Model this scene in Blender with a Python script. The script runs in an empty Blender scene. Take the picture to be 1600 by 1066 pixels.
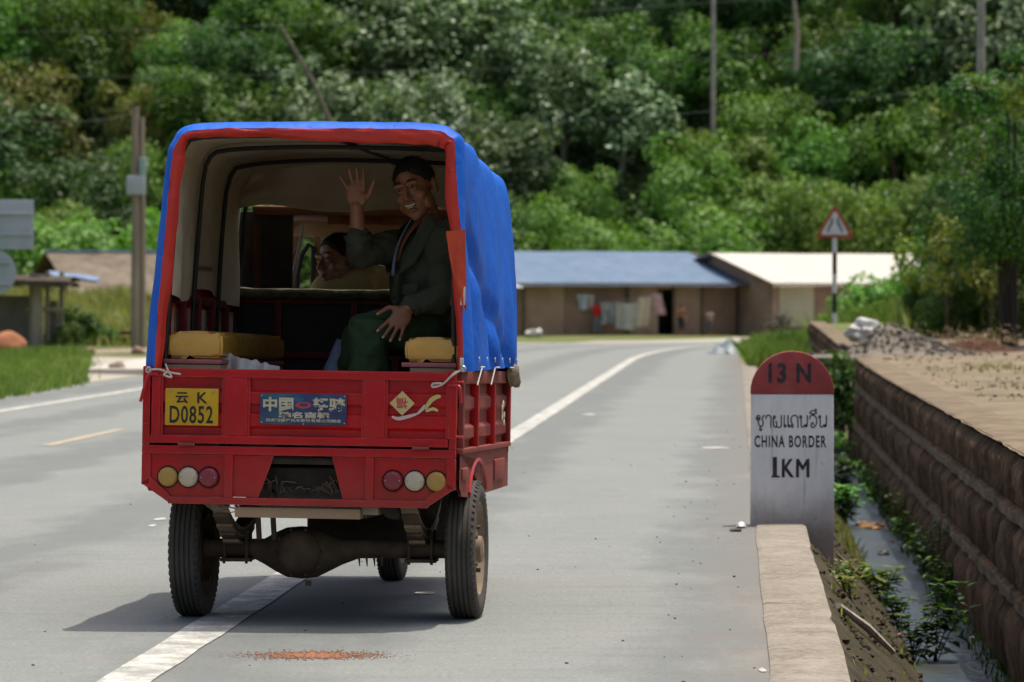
import bpy, bmesh, math, random
import numpy as np
from mathutils import Vector, Matrix, noise

# ------------------------------------------------------------------ camera, sky, sun, exposure
scene = bpy.context.scene
COL = scene.collection
FPX, CX, HY, CAMZ = 6050.0, 800.0, 460.0, 1.28      # focal length in photo pixels, centre column, horizon row, eye height
R = math.radians

cam_data = bpy.data.cameras.new('camera')
cam_data.sensor_width = 36.0
cam_data.lens = FPX / 1600 * 36.0
cam_data.clip_start = 0.1
cam_data.clip_end = 2000.0
cam_data.dof.use_dof = True
cam_data.dof.focus_distance = 15.2
cam_data.dof.aperture_fstop = 6.3
cam = bpy.data.objects.new('camera', cam_data)
COL.objects.link(cam)
cam.location = (0, 0, CAMZ)
cam.rotation_euler = (R(90) - math.atan((533 - HY) / FPX), 0, 0)
scene.camera = cam

SUN = Vector((0.21, 0.13, 1.0)).normalized()          # towards the sun
world = bpy.data.worlds.new('World')
scene.world = world
world.use_nodes = True
wn = world.node_tree
sky = wn.nodes.new('ShaderNodeTexSky')
sky.sky_type = 'NISHITA'
sky.sun_disc = False
sky.sun_elevation = math.asin(SUN.z)
sky.sun_rotation = math.atan2(SUN.x, SUN.y)
sky.air_density = 1.0
sky.dust_density = 6.0
wn.nodes['Background'].inputs['Strength'].default_value = 0.15
wn.links.new(sky.outputs['Color'], wn.nodes['Background'].inputs['Color'])

sun_data = bpy.data.lights.new('sun', 'SUN')
sun_data.energy = 3.3
sun_data.angle = R(0.53)
sun_data.color = (1.0, 0.945, 0.84)
sun = bpy.data.objects.new('sun', sun_data)
COL.objects.link(sun)
sun.rotation_euler = SUN.to_track_quat('Z', 'Y').to_euler()
sun.location = SUN * 100

scene.view_settings.view_transform = 'Standard'
scene.view_settings.look = 'None'
scene.view_settings.exposure = 0.15
scene.view_settings.gamma = 1.0
scene.view_settings.use_curve_mapping = False
scene.render.engine = 'CYCLES'
scene.cycles.use_denoising = True
scene.cycles.max_bounces = 8
scene.cycles.diffuse_bounces = 5
scene.cycles.glossy_bounces = 3
scene.cycles.transmission_bounces = 4
scene.cycles.transparent_max_bounces = 6
scene.cycles.caustics_reflective = False
scene.cycles.caustics_refractive = False
scene.cycles.sample_clamp_indirect = 6.0

rnd = random.Random(11)
def U(a, b): return rnd.uniform(a, b)
def W(px, py, D):
    """a point of the place from where the photograph shows it and how far away it stands"""
    return Vector(((px - CX) / FPX * D, D, CAMZ - (py - HY) / FPX * D))
def smooth(a, b, x):
    t = min(1, max(0, (x - a) / (b - a))); return t * t * (3 - 2 * t)
def nz(x, y=0, z=0): return noise.noise(Vector((x, y, z)))
def fbm(x, y, z=0, o=4):
    s, a = 0, 1
    for i in range(o):
        s += a * noise.noise(Vector((x, y, z))); x *= 2.03; y *= 2.03; z *= 2.03; a *= .5
    return s

# ------------------------------------------------------------------ materials
class NT:
    def __init__(s, name):
        s.m = bpy.data.materials.new(name); s.m.use_nodes = True
        s.t = s.m.node_tree; s.b = s.t.nodes['Principled BSDF']; s.out = s.t.nodes['Material Output']
    def n(s, typ, **kw):
        o = s.t.nodes.new('ShaderNode' + typ)
        for k, v in kw.items(): setattr(o, k, v)
        return o
    def l(s, a, b): s.t.links.new(a, b)
    def coord(s, kind='Object', scale=(1, 1, 1)):
        c = s.n('TexCoord'); mp = s.n('Mapping'); mp.inputs['Scale'].default_value = scale
        s.l(c.outputs[kind], mp.inputs['Vector']); return mp.outputs['Vector']
    def noise(s, vec, scale, detail=4, rough=.55, dist=0):
        o = s.n('TexNoise'); o.inputs['Scale'].default_value = scale; o.inputs['Detail'].default_value = detail
        o.inputs['Roughness'].default_value = rough; o.inputs['Distortion'].default_value = dist
        s.l(vec, o.inputs['Vector']); return o.outputs['Fac']
    def ramp(s, fac, stops):
        o = s.n('ValToRGB'); e = o.color_ramp.elements
        while len(e) < len(stops): e.new(.5)
        for i, (p, c) in enumerate(stops):
            e[i].position = p; e[i].color = (c, c, c, 1) if not isinstance(c, tuple) else (*c, 1)
        s.l(fac, o.inputs['Fac']); return o.outputs['Color']
    def mix(s, fac, a, b, blend='MIX'):
        o = s.n('Mix'); o.data_type = 'RGBA'; o.blend_type = blend
        for sock, v in ((o.inputs[0], fac), (o.inputs[6], a), (o.inputs[7], b)):
            if isinstance(v, (int, float)): sock.default_value = v
            elif isinstance(v, tuple): sock.default_value = (*v, 1)
            else: s.l(v, sock)
        return o.outputs[2]
    def math(s, op, a, b=0.0, clamp=False):
        o = s.n('Math'); o.operation = op; o.use_clamp = clamp
        for sock, v in ((o.inputs[0], a), (o.inputs[1], b)):
            if isinstance(v, (int, float)): sock.default_value = v
            else: s.l(v, sock)
        return o.outputs[0]
    def bump(s, h, strength=.3, dist=.01):
        o = s.n('Bump'); o.inputs['Strength'].default_value = strength; o.inputs['Distance'].default_value = dist
        s.l(h, o.inputs['Height']); s.l(o.outputs['Normal'], s.b.inputs['Normal'])
    def set(s, color=None, rough=None, spec=None, metal=None):
        for k, v in (('Base Color', color), ('Roughness', rough), ('Specular IOR Level', spec), ('Metallic', metal)):
            if v is None: continue
            if isinstance(v, tuple): s.b.inputs[k].default_value = (*v, 1)
            elif isinstance(v, (int, float)): s.b.inputs[k].default_value = v
            else: s.l(v, s.b.inputs[k])
        return s.m

def mottled(name, c1, c2, scale=6, rough=.8, bump=.2, bdist=.005, bscale=None, spec=.3, lo=.35, hi=.65, stretch=(1, 1, 1), c3=None, s3=.9, metal=0):
    t = NT(name); v = t.coord('Object', stretch)
    f = t.noise(v, scale, 6, .6)
    c = t.mix(t.ramp(f, [(lo, 0.), (hi, 1.)]), c1, c2)
    if c3:
        g = t.noise(v, s3, 5, .65)
        c = t.mix(t.ramp(g, [(.5, 0.), (.72, 1.)]), c, c3)
    if bump: t.bump(t.noise(v, bscale or scale * 4, 5, .6), bump, bdist)
    return t.set(c, rough, spec, metal)

def plain(name, c, rough=.6, spec=.4, metal=0, var=.12, scale=9):
    return mottled(name, c, tuple(x * (1 - var) for x in c), scale, rough, .08, .002, spec=spec, metal=metal)

def leafmat(name, c1, c2, c3, trans=.35, rough=.5):
    t = NT(name)
    g = t.n('NewGeometry'); oi = t.n('ObjectInfo')
    c = t.ramp(g.outputs['Random Per Island'], [(0., c1), (.55, c2), (1., c3)])
    hs = t.n('HueSaturation')
    t.l(c, hs.inputs['Color'])
    t.l(t.math('ADD', t.math('MULTIPLY', oi.outputs['Random'], .05), .475), hs.inputs['Hue'])
    t.l(t.math('ADD', t.math('MULTIPLY', oi.outputs['Random'], .5), .75), hs.inputs['Value'])
    t.set(hs.outputs['Color'], rough, .35)
    tr = t.n('BsdfTranslucent'); mx = t.n('MixShader'); mx.inputs[0].default_value = trans
    tc = t.mix(1., hs.outputs['Color'], (1.1, 1.25, .55), 'MULTIPLY')
    t.l(tc, tr.inputs['Color']); t.l(t.b.outputs[0], mx.inputs[1]); t.l(tr.outputs[0], mx.inputs[2])
    t.l(mx.outputs[0], t.out.inputs['Surface'])
    return t.m

# ------------------------------------------------------------------ mesh building
class MB:
    """collects shapes; build() links them as one mesh object"""
    def __init__(s): s.v = []; s.f = []; s.mi = []; s.cur = 0
    def add(s, vs, fs):
        o = len(s.v); s.v += [tuple(v) for v in vs]
        s.f += [tuple(i + o for i in f) for f in fs]; s.mi += [s.cur] * len(fs); return s
    def box(s, x0, x1, y0, y1, z0, z1, M=None):
        vs = [Vector(p) for p in ((x0, y0, z0), (x1, y0, z0), (x1, y1, z0), (x0, y1, z0), (x0, y0, z1), (x1, y0, z1), (x1, y1, z1), (x0, y1, z1))]
        if M: vs = [M @ v for v in vs]
        return s.add(vs, [(0, 3, 2, 1), (4, 5, 6, 7), (0, 1, 5, 4), (1, 2, 6, 5), (2, 3, 7, 6), (3, 0, 4, 7)])
    def bbox(s, x0, x1, y0, y1, z0, z1, b=.004, M=None):
        """box with bevelled edges"""
        bm = bmesh.new(); bmesh.ops.create_cube(bm, size=1)
        for v in bm.verts: v.co = Vector(((x0 + x1) / 2 + v.co.x * (x1 - x0), (y0 + y1) / 2 + v.co.y * (y1 - y0), (z0 + z1) / 2 + v.co.z * (z1 - z0)))
        bmesh.ops.bevel(bm, geom=bm.edges[:], offset=b, segments=2, profile=.6, affect='EDGES')
        bm.verts.index_update()
        s.add([(M @ v.co) if M else v.co for v in bm.verts], [[v.index for v in f.verts] for f in bm.faces]); bm.free(); return s
    def tube(s, pts, r, n=8, cap=True):
        pts = [Vector(p) for p in pts]; k = len(pts)
        rs = r if isinstance(r, (list, tuple)) else [r] * k
        o = len(s.v); a = None
        for i in range(k):
            d = (pts[min(i + 1, k - 1)] - pts[max(i - 1, 0)])
            if d.length < 1e-9: d = Vector((0, 0, 1))
            d.normalize()
            if a is None:
                a = d.orthogonal().normalized()
            else:
                a = (a - d * a.dot(d)); a = a.normalized() if a.length > 1e-6 else d.orthogonal().normalized()
            b = d.cross(a)
            for j in range(n):
                q = 2 * math.pi * j / n
                s.v.append(tuple(pts[i] + (a * math.cos(q) + b * math.sin(q)) * rs[i]))
        fs = []
        for i in range(k - 1):
            for j in range(n):
                fs.append((o + i * n + j, o + i * n + (j + 1) % n, o + (i + 1) * n + (j + 1) % n, o + (i + 1) * n + j))
        if cap: fs += [tuple(o + j for j in range(n))[::-1], tuple(o + (k - 1) * n + j for j in range(n))]
        s.f += fs; s.mi += [s.cur] * len(fs); return s
    def prism(s, poly, vec, M=None):
        """a planar polygon pushed along vec"""
        p = [Vector(q) for q in poly]; vec = Vector(vec); n = len(p)
        vs = p + [q + vec for q in p]
        if M: vs = [M @ v for v in vs]
        return s.add(vs, [tuple(range(n))[::-1], tuple(range(n, 2 * n))] + [(i, (i + 1) % n, (i + 1) % n + n, i + n) for i in range(n)])
    def lathe(s, prof, n=32, M=None, closed=False):
        """prof: (radius, height) turned about z"""
        k = len(prof); vs = []
        for i in range(n):
            q = 2 * math.pi * i / n
            for r, z in prof: vs.append(Vector((r * math.cos(q), r * math.sin(q), z)))
        fs = []
        for i in range(n):
            for j in range(k if closed else k - 1):
                a, b = i * k + j, i * k + (j + 1) % k; c, d = ((i + 1) % n) * k + (j + 1) % k, ((i + 1) % n) * k + j
                fs.append((a, d, c, b))
        if M: vs = [M @ v for v in vs]
        return s.add(vs, fs)
    def grid(s, fn, nu, nv, closeu=False):
        vs = [Vector(fn(i / (nu - (0 if closeu else 1)), j / (nv - 1))) for i in range(nu) for j in range(nv)]
        fs = []
        for i in range(nu if closeu else nu - 1):
            for j in range(nv - 1):
                a = i * nv + j; b = ((i + 1) % nu) * nv + j
                fs.append((a, b, b + 1, a + 1))
        return s.add(vs, fs)
    def ball(s, c, r, nu=12, nv=8, M=None, jit=0, seed=0):
        r = r if isinstance(r, (tuple, list, Vector)) else (r, r, r); c = Vector(c); vs = []; fs = []
        for i in range(nv + 1):
            th = math.pi * i / nv
            for j in range(nu):
                ph = 2 * math.pi * j / nu
                d = Vector((math.sin(th) * math.cos(ph), math.sin(th) * math.sin(ph), math.cos(th)))
                k = 1 + (jit * nz(d.x * 1.7 + seed * 3.1, d.y * 1.7 + seed, d.z * 1.7) if jit else 0)
                p = Vector((d.x * r[0], d.y * r[1], d.z * r[2])) * k
                if M: p = M @ p
                vs.append(c + p)
        for i in range(nv):
            for j in range(nu):
                a = i * nu + j; b = i * nu + (j + 1) % nu
                fs.append((a, a + nu, b + nu, b))
        return s.add(vs, fs)
    def mesh(s, name, mats, smooth_ang=None):
        me = bpy.data.meshes.new(name); me.from_pydata(s.v, [], s.f)
        for m in (mats if isinstance(mats, (list, tuple)) else [mats]): me.materials.append(m)
        if any(s.mi): me.polygons.foreach_set('material_index', s.mi)
        me.validate(); me.update()
        finish(me, smooth_ang)
        return me
    def build(s, name, mats, parent=None, smooth_ang=40, M=None, fix=True):
        me = s.mesh(name, mats, smooth_ang if not fix else None)
        if fix:
            bm = bmesh.new(); bm.from_mesh(me)
            bmesh.ops.recalc_face_normals(bm, faces=bm.faces); bm.to_mesh(me); bm.free()
            finish(me, smooth_ang)
        return link(name, me, parent, M)

def finish(me, ang):
    if ang is None: return
    me.polygons.foreach_set('use_smooth', [True] * len(me.polygons))
    if ang < 180:
        try: me.set_sharp_from_angle(angle=R(ang))
        except Exception: pass
    me.update()

def link(name, me, parent=None, M=None):
    o = bpy.data.objects.new(name, me); COL.objects.link(o)
    if parent: o.parent = parent
    if M is not None: o.matrix_local = M
    return o

def tag(o, label=None, cat=None, group=None, kind=None):
    for k, v in (('label', label), ('category', cat), ('group', group), ('kind', kind)):
        if v: o[k] = v
    return o
def empty(name, loc, rz=0, label=None, cat=None, group=None):
    o = bpy.data.objects.new(name, None); COL.objects.link(o)
    o.empty_display_size = .2; o.location = loc; o.rotation_euler = (0, 0, rz)
    return tag(o, label, cat, group)
def solo(mb, name, mat, label, cat, group=None, smooth_ang=40, M=None, fix=True):
    """a thing of one mesh, its origin at the middle of its base"""
    vs = np.array(mb.v); c = Vector(((vs[:, 0].min() + vs[:, 0].max()) / 2, (vs[:, 1].min() + vs[:, 1].max()) / 2, vs[:, 2].min()))
    mb.v = [tuple(Vector(v) - c) for v in mb.v]
    o = mb.build(name, mat, None, smooth_ang, None, fix)
    o.matrix_world = (M or Matrix()) @ Matrix.Translation(c)
    return tag(o, label, cat, group)
def root_at(name, mbs_center, label, cat, group=None, M=None):
    o = bpy.data.objects.new(name, None); COL.objects.link(o); o.empty_display_size = .2
    o.matrix_world = (M or Matrix()) @ Matrix.Translation(Vector(mbs_center))
    return tag(o, label, cat, group)

def lettering(text, size, name, mat, parent, M, bold=0, xs=1.0, ys=1.0, depth=.0006, align='CENTER', space=1.0):
    """painted letters as thin raised meshes"""
    c = bpy.data.curves.new('lettering', 'FONT'); c.body = text; c.size = size; c.align_x = align; c.align_y = 'CENTER'
    c.offset = bold; c.extrude = depth; c.space_character = space; c.resolution_u = 3
    o = bpy.data.objects.new('lettering', c); COL.objects.link(o)
    dg = bpy.context.evaluated_depsgraph_get()
    me = bpy.data.meshes.new_from_object(o.evaluated_get(dg))
    bpy.data.objects.remove(o); bpy.data.curves.remove(c)
    co = np.zeros(len(me.vertices) * 3); me.vertices.foreach_get('co', co); co = co.reshape(-1, 3)
    co[:, 0] -= (co[:, 0].min() + co[:, 0].max()) / 2 if align == 'CENTER' else 0
    co[:, 1] -= (co[:, 1].min() + co[:, 1].max()) / 2
    co[:, 0] *= xs; co[:, 1] *= ys
    me.vertices.foreach_set('co', co.ravel()); me.materials.clear(); me.materials.append(mat); me.update()
    return link(name, me, parent, M)
def facing(p, ux=(1, 0, 0), uz=(0, 0, 1)):
    """frame whose x runs along ux, y along uz and whose z looks out of the board"""
    x = Vector(ux).normalized(); y = Vector(uz).normalized(); z = x.cross(y)
    M = Matrix((x, y, z)).transposed().to_4x4(); M.translation = Vector(p); return M

# ------------------------------------------------------------------ road frame: s runs along the road, lat to its right
TH = math.atan(0.0575); DS = Vector((math.sin(TH), math.cos(TH), 0)); DN = Vector((math.cos(TH), -math.sin(TH), 0))
def bend(s): return 0 if s < 75 else (.0023 * (s - 75) ** 2 if s < 150 else 12.94 + .345 * (s - 150))
def RP(lat, s, z=0): return DS * s + DN * (lat + bend(s)) + Vector((0, 0, z))
def to_road(x, y):
    s = x * DS.x + y * DS.y; return x * DN.x + y * DN.y - bend(s), s
def zb(s): return -.45 * smooth(88, 150, s)
def zplat(s): return .455 + .28 * smooth(35, 82, s)
def ground_z(lat, s):
    p = RP(lat, s); base = zb(s)
    z = base - .03
    if lat > .13:
        k = 1 - smooth(75, 80, s)
        if lat <= .386: zr = -.06
        elif lat <= 1.03: zr = -.04 - (lat - .386) * 1.14 + .035 * fbm(lat * 3, s * 1.7, 2)
        elif lat <= 1.5: zr = -.80
        else: zr = zplat(s) + .03 * fbm(lat * .6, s * .5, 5) * smooth(1.7, 2.6, lat)
        far = base - .03 + .72 * smooth(.9, 3.5, lat) * (1 - smooth(125, 150, s))
        z = zr * k + far * (1 - k)
        # shrubby mound to the right
        z += 1.25 * smooth(4, 11, lat) * smooth(62, 92, s) * (1 - smooth(128, 150, s))
    elif lat < -9.6:
        z += .12 * fbm(lat * .2, s * .2, 9, 3) * smooth(-9.6, -12, lat)
        z += 2.2 * smooth(104, 150, s) * smooth(-9, -14, p.x) * (1 - smooth(-32, -60, p.x) * .5)
    h = p.y - 178 + 5 * nz(p.x * .02, 3.1)
    if h > 0: z += .78 * min(h, 70) + 1.5 * fbm(p.x * .06, p.y * .06, 1, 3) * min(1, h / 8)
    return z
def gz(x, y):
    l, s = to_road(x, y); return ground_z(l, s)
# ------------------------------------------------------------------ setting materials
def road_material():
    t = NT('weathered asphalt'); tc = t.n('TexCoord'); mp = t.n('Mapping'); t.l(tc.outputs['Object'], mp.inputs['Vector']); v = mp.outputs['Vector']
    fine = t.noise(v, 160, 3, .7); mid = t.noise(v, 9, 6, .65); big = t.noise(v, .55, 5, .6, .6)
    wv = t.coord('Object', (1.2, 7, 1)); streak = t.noise(wv, 1.1, 5, .6)
    c = t.mix(t.ramp(mid, [(.3, 0.), (.72, 1.)]), (.196, .212, .200), (.240, .254, .238))
    c = t.mix(t.ramp(big, [(.42, 0.), (.75, .75)]), c, (.255, .258, .238))
    c = t.mix(t.ramp(streak, [(.52, 0.), (.82, .5)]), c, (.135, .146, .14))
    grain = t.noise(v, 55, 4, .8)
    c = t.mix(t.ramp(grain, [(.36, .6), (.50, 0.)]), c, (.10, .106, .10)); c = t.mix(t.ramp(grain, [(.54, 0.), (.68, .6)]), c, (.31, .315, .295))
    c = t.mix(t.ramp(fine, [(.22, .55), (.42, 0.)]), c, (.10, .10, .10))
    pk = t.noise(v, 46, 2, .5)
    c = t.mix(t.ramp(pk, [(.70, 0.), (.74, .6)]), c, (.44, .43, .40))
    # blown dust lying along the right edge (u = metres across, v = metres along)
    uv = t.n('UVMap'); sp = t.n('SeparateXYZ'); t.l(uv.outputs['UV'], sp.inputs[0])
    edge = t.math('ADD', sp.outputs['X'], t.math('MULTIPLY', t.math('SUBTRACT', t.noise(v, 2.3, 5, .65), .5), 1.3))
    mr = t.n('MapRange'); mr.inputs[1].default_value = -.25; mr.inputs[2].default_value = .35; t.l(edge, mr.inputs[0])
    c = t.mix(mr.outputs[0], c, (.24, .205, .165))
    wob = t.math('ADD', sp.outputs['X'], t.math('MULTIPLY', t.noise(v, .7, 3, .5), .8))
    lane = t.math('SINE', t.math('MULTIPLY', wob, 3.6)); patch = t.noise(t.coord('Object', (1, .3, 1)), 1.6, 6, .7)
    c = t.mix(t.ramp(t.math('MULTIPLY', t.math('ADD', lane, 1.2), patch), [(.55, 0.), (1.25, .5)]), c, (.115, .122, .12))
    oil = t.noise(v, 3.1, 3, .5, .8); c = t.mix(t.ramp(oil, [(.70, 0.), (.80, .5)]), c, (.09, .092, .09))
    dust = t.ramp(t.noise(v, .9, 5, .65, .4), [(.62, 0.), (.8, .55)])
    c = t.mix(dust, c, (.235, .205, .17))
    t.bump(fine, .45, .004)
    return t.set(c, .85, .25)
M_road = road_material()
def paint_material(name, c, worn):
    t = NT(name); v = t.coord('Object')
    f = t.noise(v, 5, 8, .7); g = t.noise(v, 60, 3, .6)
    k = t.math('ADD', f, t.math('MULTIPLY', g, .35))
    col = t.mix(t.ramp(k, [(.50 + worn[0], 0.), (.68 + worn[0], 1.)]), c, worn[1])
    t.bump(g, .3, .002); return t.set(col, .75, .25)
M_white = paint_material('worn white road paint', (.60, .585, .53), (.07, (.30, .30, .275)))
M_yellow = paint_material('worn yellow road paint', (.58, .42, .20), (.02, (.33, .30, .24)))
M_verge0 = mottled('dusty concrete edge', (.27, .238, .192), (.175, .152, .12), 9, .95, .9, .010, 70, c3=(.32, .285, .235), s3=2.6, stretch=(1, 1.2, 1), lo=.25, hi=.75)
t = NT('stained concrete edge'); v = t.coord('Object')
c = t.mix(t.ramp(t.noise(v, 40, 5, .8), [(.36, 0.), (.62, 1.)]), (.135, .115, .09), (.30, .265, .215))
c = t.mix(t.ramp(t.noise(v, 2.4, 6, .7, .6), [(.44, 0.), (.68, .8)]), c, (.34, .30, .245))
c = t.mix(t.ramp(t.noise(t.coord('Object', (1, 2.6, 1)), 1.9, 6, .75, .8), [(.56, 0.), (.70, .75)]), c, (.105, .085, .06))
t.bump(t.noise(v, 45, 5, .7), .5, .004); M_verge = t.set(c, .95, .2)
M_slope = mottled('dry earth bank', (.085, .064, .036), (.032, .026, .015), 5, 1., 1., .05, 16, c3=(.040, .048, .015), s3=2.2)
M_plateau = mottled('trodden tan earth', (.25, .20, .135), (.165, .13, .085), 1.6, 1., .7, .03, 14, c3=(.10, .078, .045), s3=1.0)
M_grassland = mottled('grassy soil', (.10, .14, .035), (.16, .15, .06), .5, 1., .5, .05, 5, c3=(.07, .10, .03), s3=.2)
M_hill = mottled('dark forest floor', (.025, .045, .014), (.045, .06, .02), .4, 1., .6, .2, 2)  # dark soil and undergrowth colour of the hillside
M_yard = mottled('pale trodden yard', (.40, .37, .31), (.33, .30, .25), .5, 1., .3, .02, 9)

# ------------------------------------------------------------------ ground sheet
lats = [-280, -180, -120, -85, -65, -50, -40, -33, -27, -22, -18, -15, -12.5, -10.5, -9.6, -8, -5, -2, 0, .11, .16, .25, .386, .46, .55, .65, .75, .85, .95, 1.03,
        1.1, 1.3, 1.49, 1.6, 1.75, 2.1, 2.6, 3.2, 4, 5, 6.2, 7.5, 9, 11, 13.5, 16.5, 20, 25, 32, 42, 55, 75, 110, 160, 260]
rows = list(range(-40, 6, 5)) + [5 + .75 * i for i in range(105)] + [84 + 3 * i for i in range(34)] + [186 + 5 * i for i in range(20)] + [300, 340, 400, 500]
mb = MB(); n = len(lats)
for s in rows:
    for l in lats: mb.v.append(tuple(RP(l, s, ground_z(l, s))))
for i in range(len(rows) - 1):
    for j in range(n - 1):
        s, l = rows[i], (lats[j] + lats[j + 1]) / 2
        y = RP(l, s).y
        m = 0
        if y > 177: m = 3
        elif .15 < l < 1.5 and s < 78: m = 1
        elif 1.5 <= l < 9 and s < 64: m = 2
        elif -9.6 > l > -13 and 52 < s < 104: m = 4
        elif l > -14 and 118 < s and l < 40: m = 4
        mb.f.append((i * n + j, i * n + j + 1, (i + 1) * n + j + 1, (i + 1) * n + j)); mb.mi.append(m)
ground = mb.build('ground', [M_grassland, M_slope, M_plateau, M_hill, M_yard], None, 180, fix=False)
tag(ground, kind='structure')

# ------------------------------------------------------------------ asphalt with its painted lines
def strip(l0, l1, s0, s1, dz, ncol=2, step=1.0, wob=0, seed=0, drop=0):
    mb = MB(); k = int((s1 - s0) / step) + 1
    for i in range(k + 1):
        s = s0 + (s1 - s0) * i / k
        for j in range(ncol):
            l = l0 + (l1 - l0) * j / (ncol - 1)
            if wob and j in (0, ncol - 1): l += wob * fbm(s * 1.9, seed + j * 7, 0, 3)
            mb.v.append(tuple(RP(l, s, zb(s) + dz)))
            mb.uv = getattr(mb, 'uv', []); mb.uv.append((l, s))
    for i in range(k):
        for j in range(ncol - 1):
            a = i * ncol + j; mb.f.append((a, a + 1, a + ncol + 1, a + ncol)); mb.mi.append(0)
    return mb
mb = strip(-9.3, .15, -30, 160, 0.0, 8, .5, .035, 3)
road = mb.build('road', M_road, None, 180, fix=False)
uvl = road.data.uv_layers.new(name='UVMap')
vi = np.zeros(len(road.data.loops), dtype=np.int32); road.data.loops.foreach_get('vertex_index', vi)
uvl.data.foreach_set('uv', np.array(mb.uv)[vi].ravel().astype(np.float32))
tag(road, kind='structure')
strip(-2.1, -1.92, -20, 118, .004, 2, .5, .012, 1).build('edge_line', M_white, road, 180, fix=False)
strip(-8.1, -7.94, -20, 118, .004, 2, .5, .012, 2).build('edge_line', M_white, road, 180, fix=False)
for s0 in (10.0, 21.0, 32.4, 44, 56, 68, 80, 92):
    strip(-5.86, -5.74, s0, s0 + 4.0, .004, 2, .5, .01, s0).build('centre_dash', M_yellow, road, 180, fix=False)

# ------------------------------------------------------------------ concrete edge of the drain, water, retaining wall
mb = MB()
S = [4 + .25 * i for i in range(290)]
prof = [(.11, -.05), (.118, .006), (.135, .012), (.25, .014), (.365, .013), (.386, .004), (.40, -.25)]
for s in S:
    j = .010 * fbm(s * .6, 4.4, 0, 3); k = .008 * fbm(s * .5, 8.8, 0, 3); chip = max(0, nz(s * 1.9, 1.5) - .4) * .05
    for q, (l, z) in enumerate(prof):
        dl = j if q < 3 else (k - chip if q > 3 else 0)
        mb.v.append(tuple(RP(l + dl, s, z + (.0012 * nz(s * 3.1, l * 9) if 0 < q < 5 else 0))))
for i in range(len(S) - 1):
    for q in range(len(prof) - 1):
        a = i * len(prof) + q; mb.f.append((a, a + 1, a + len(prof) + 1, a + len(prof))); mb.mi.append(0)
verge = mb.build('concrete_edge', M_verge, None, 50, fix=False); tag(verge, kind='structure')

t = NT('shallow drain water'); v = t.coord('Object', (1, 1.6, 1))
f = t.noise(v, 7, 4, .6); f2 = t.noise(t.coord('Object', (1, .35, 1)), 3, 3, .5)
c = t.mix(t.ramp(t.noise(v, 2.2, 5, .6), [(.5, 0.), (.75, .7)]), (.035, .05, .06), (.10, .085, .055))
t.bump(t.math('ADD', f, f2), .9, .03)
M_water = t.set(c, .28, 1.0)
mb = strip(.8, 1.56, 2, 77, -.70, 4, .5)
water = mb.build('water', M_water, None, 180, fix=False); tag(water, kind='structure')

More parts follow.
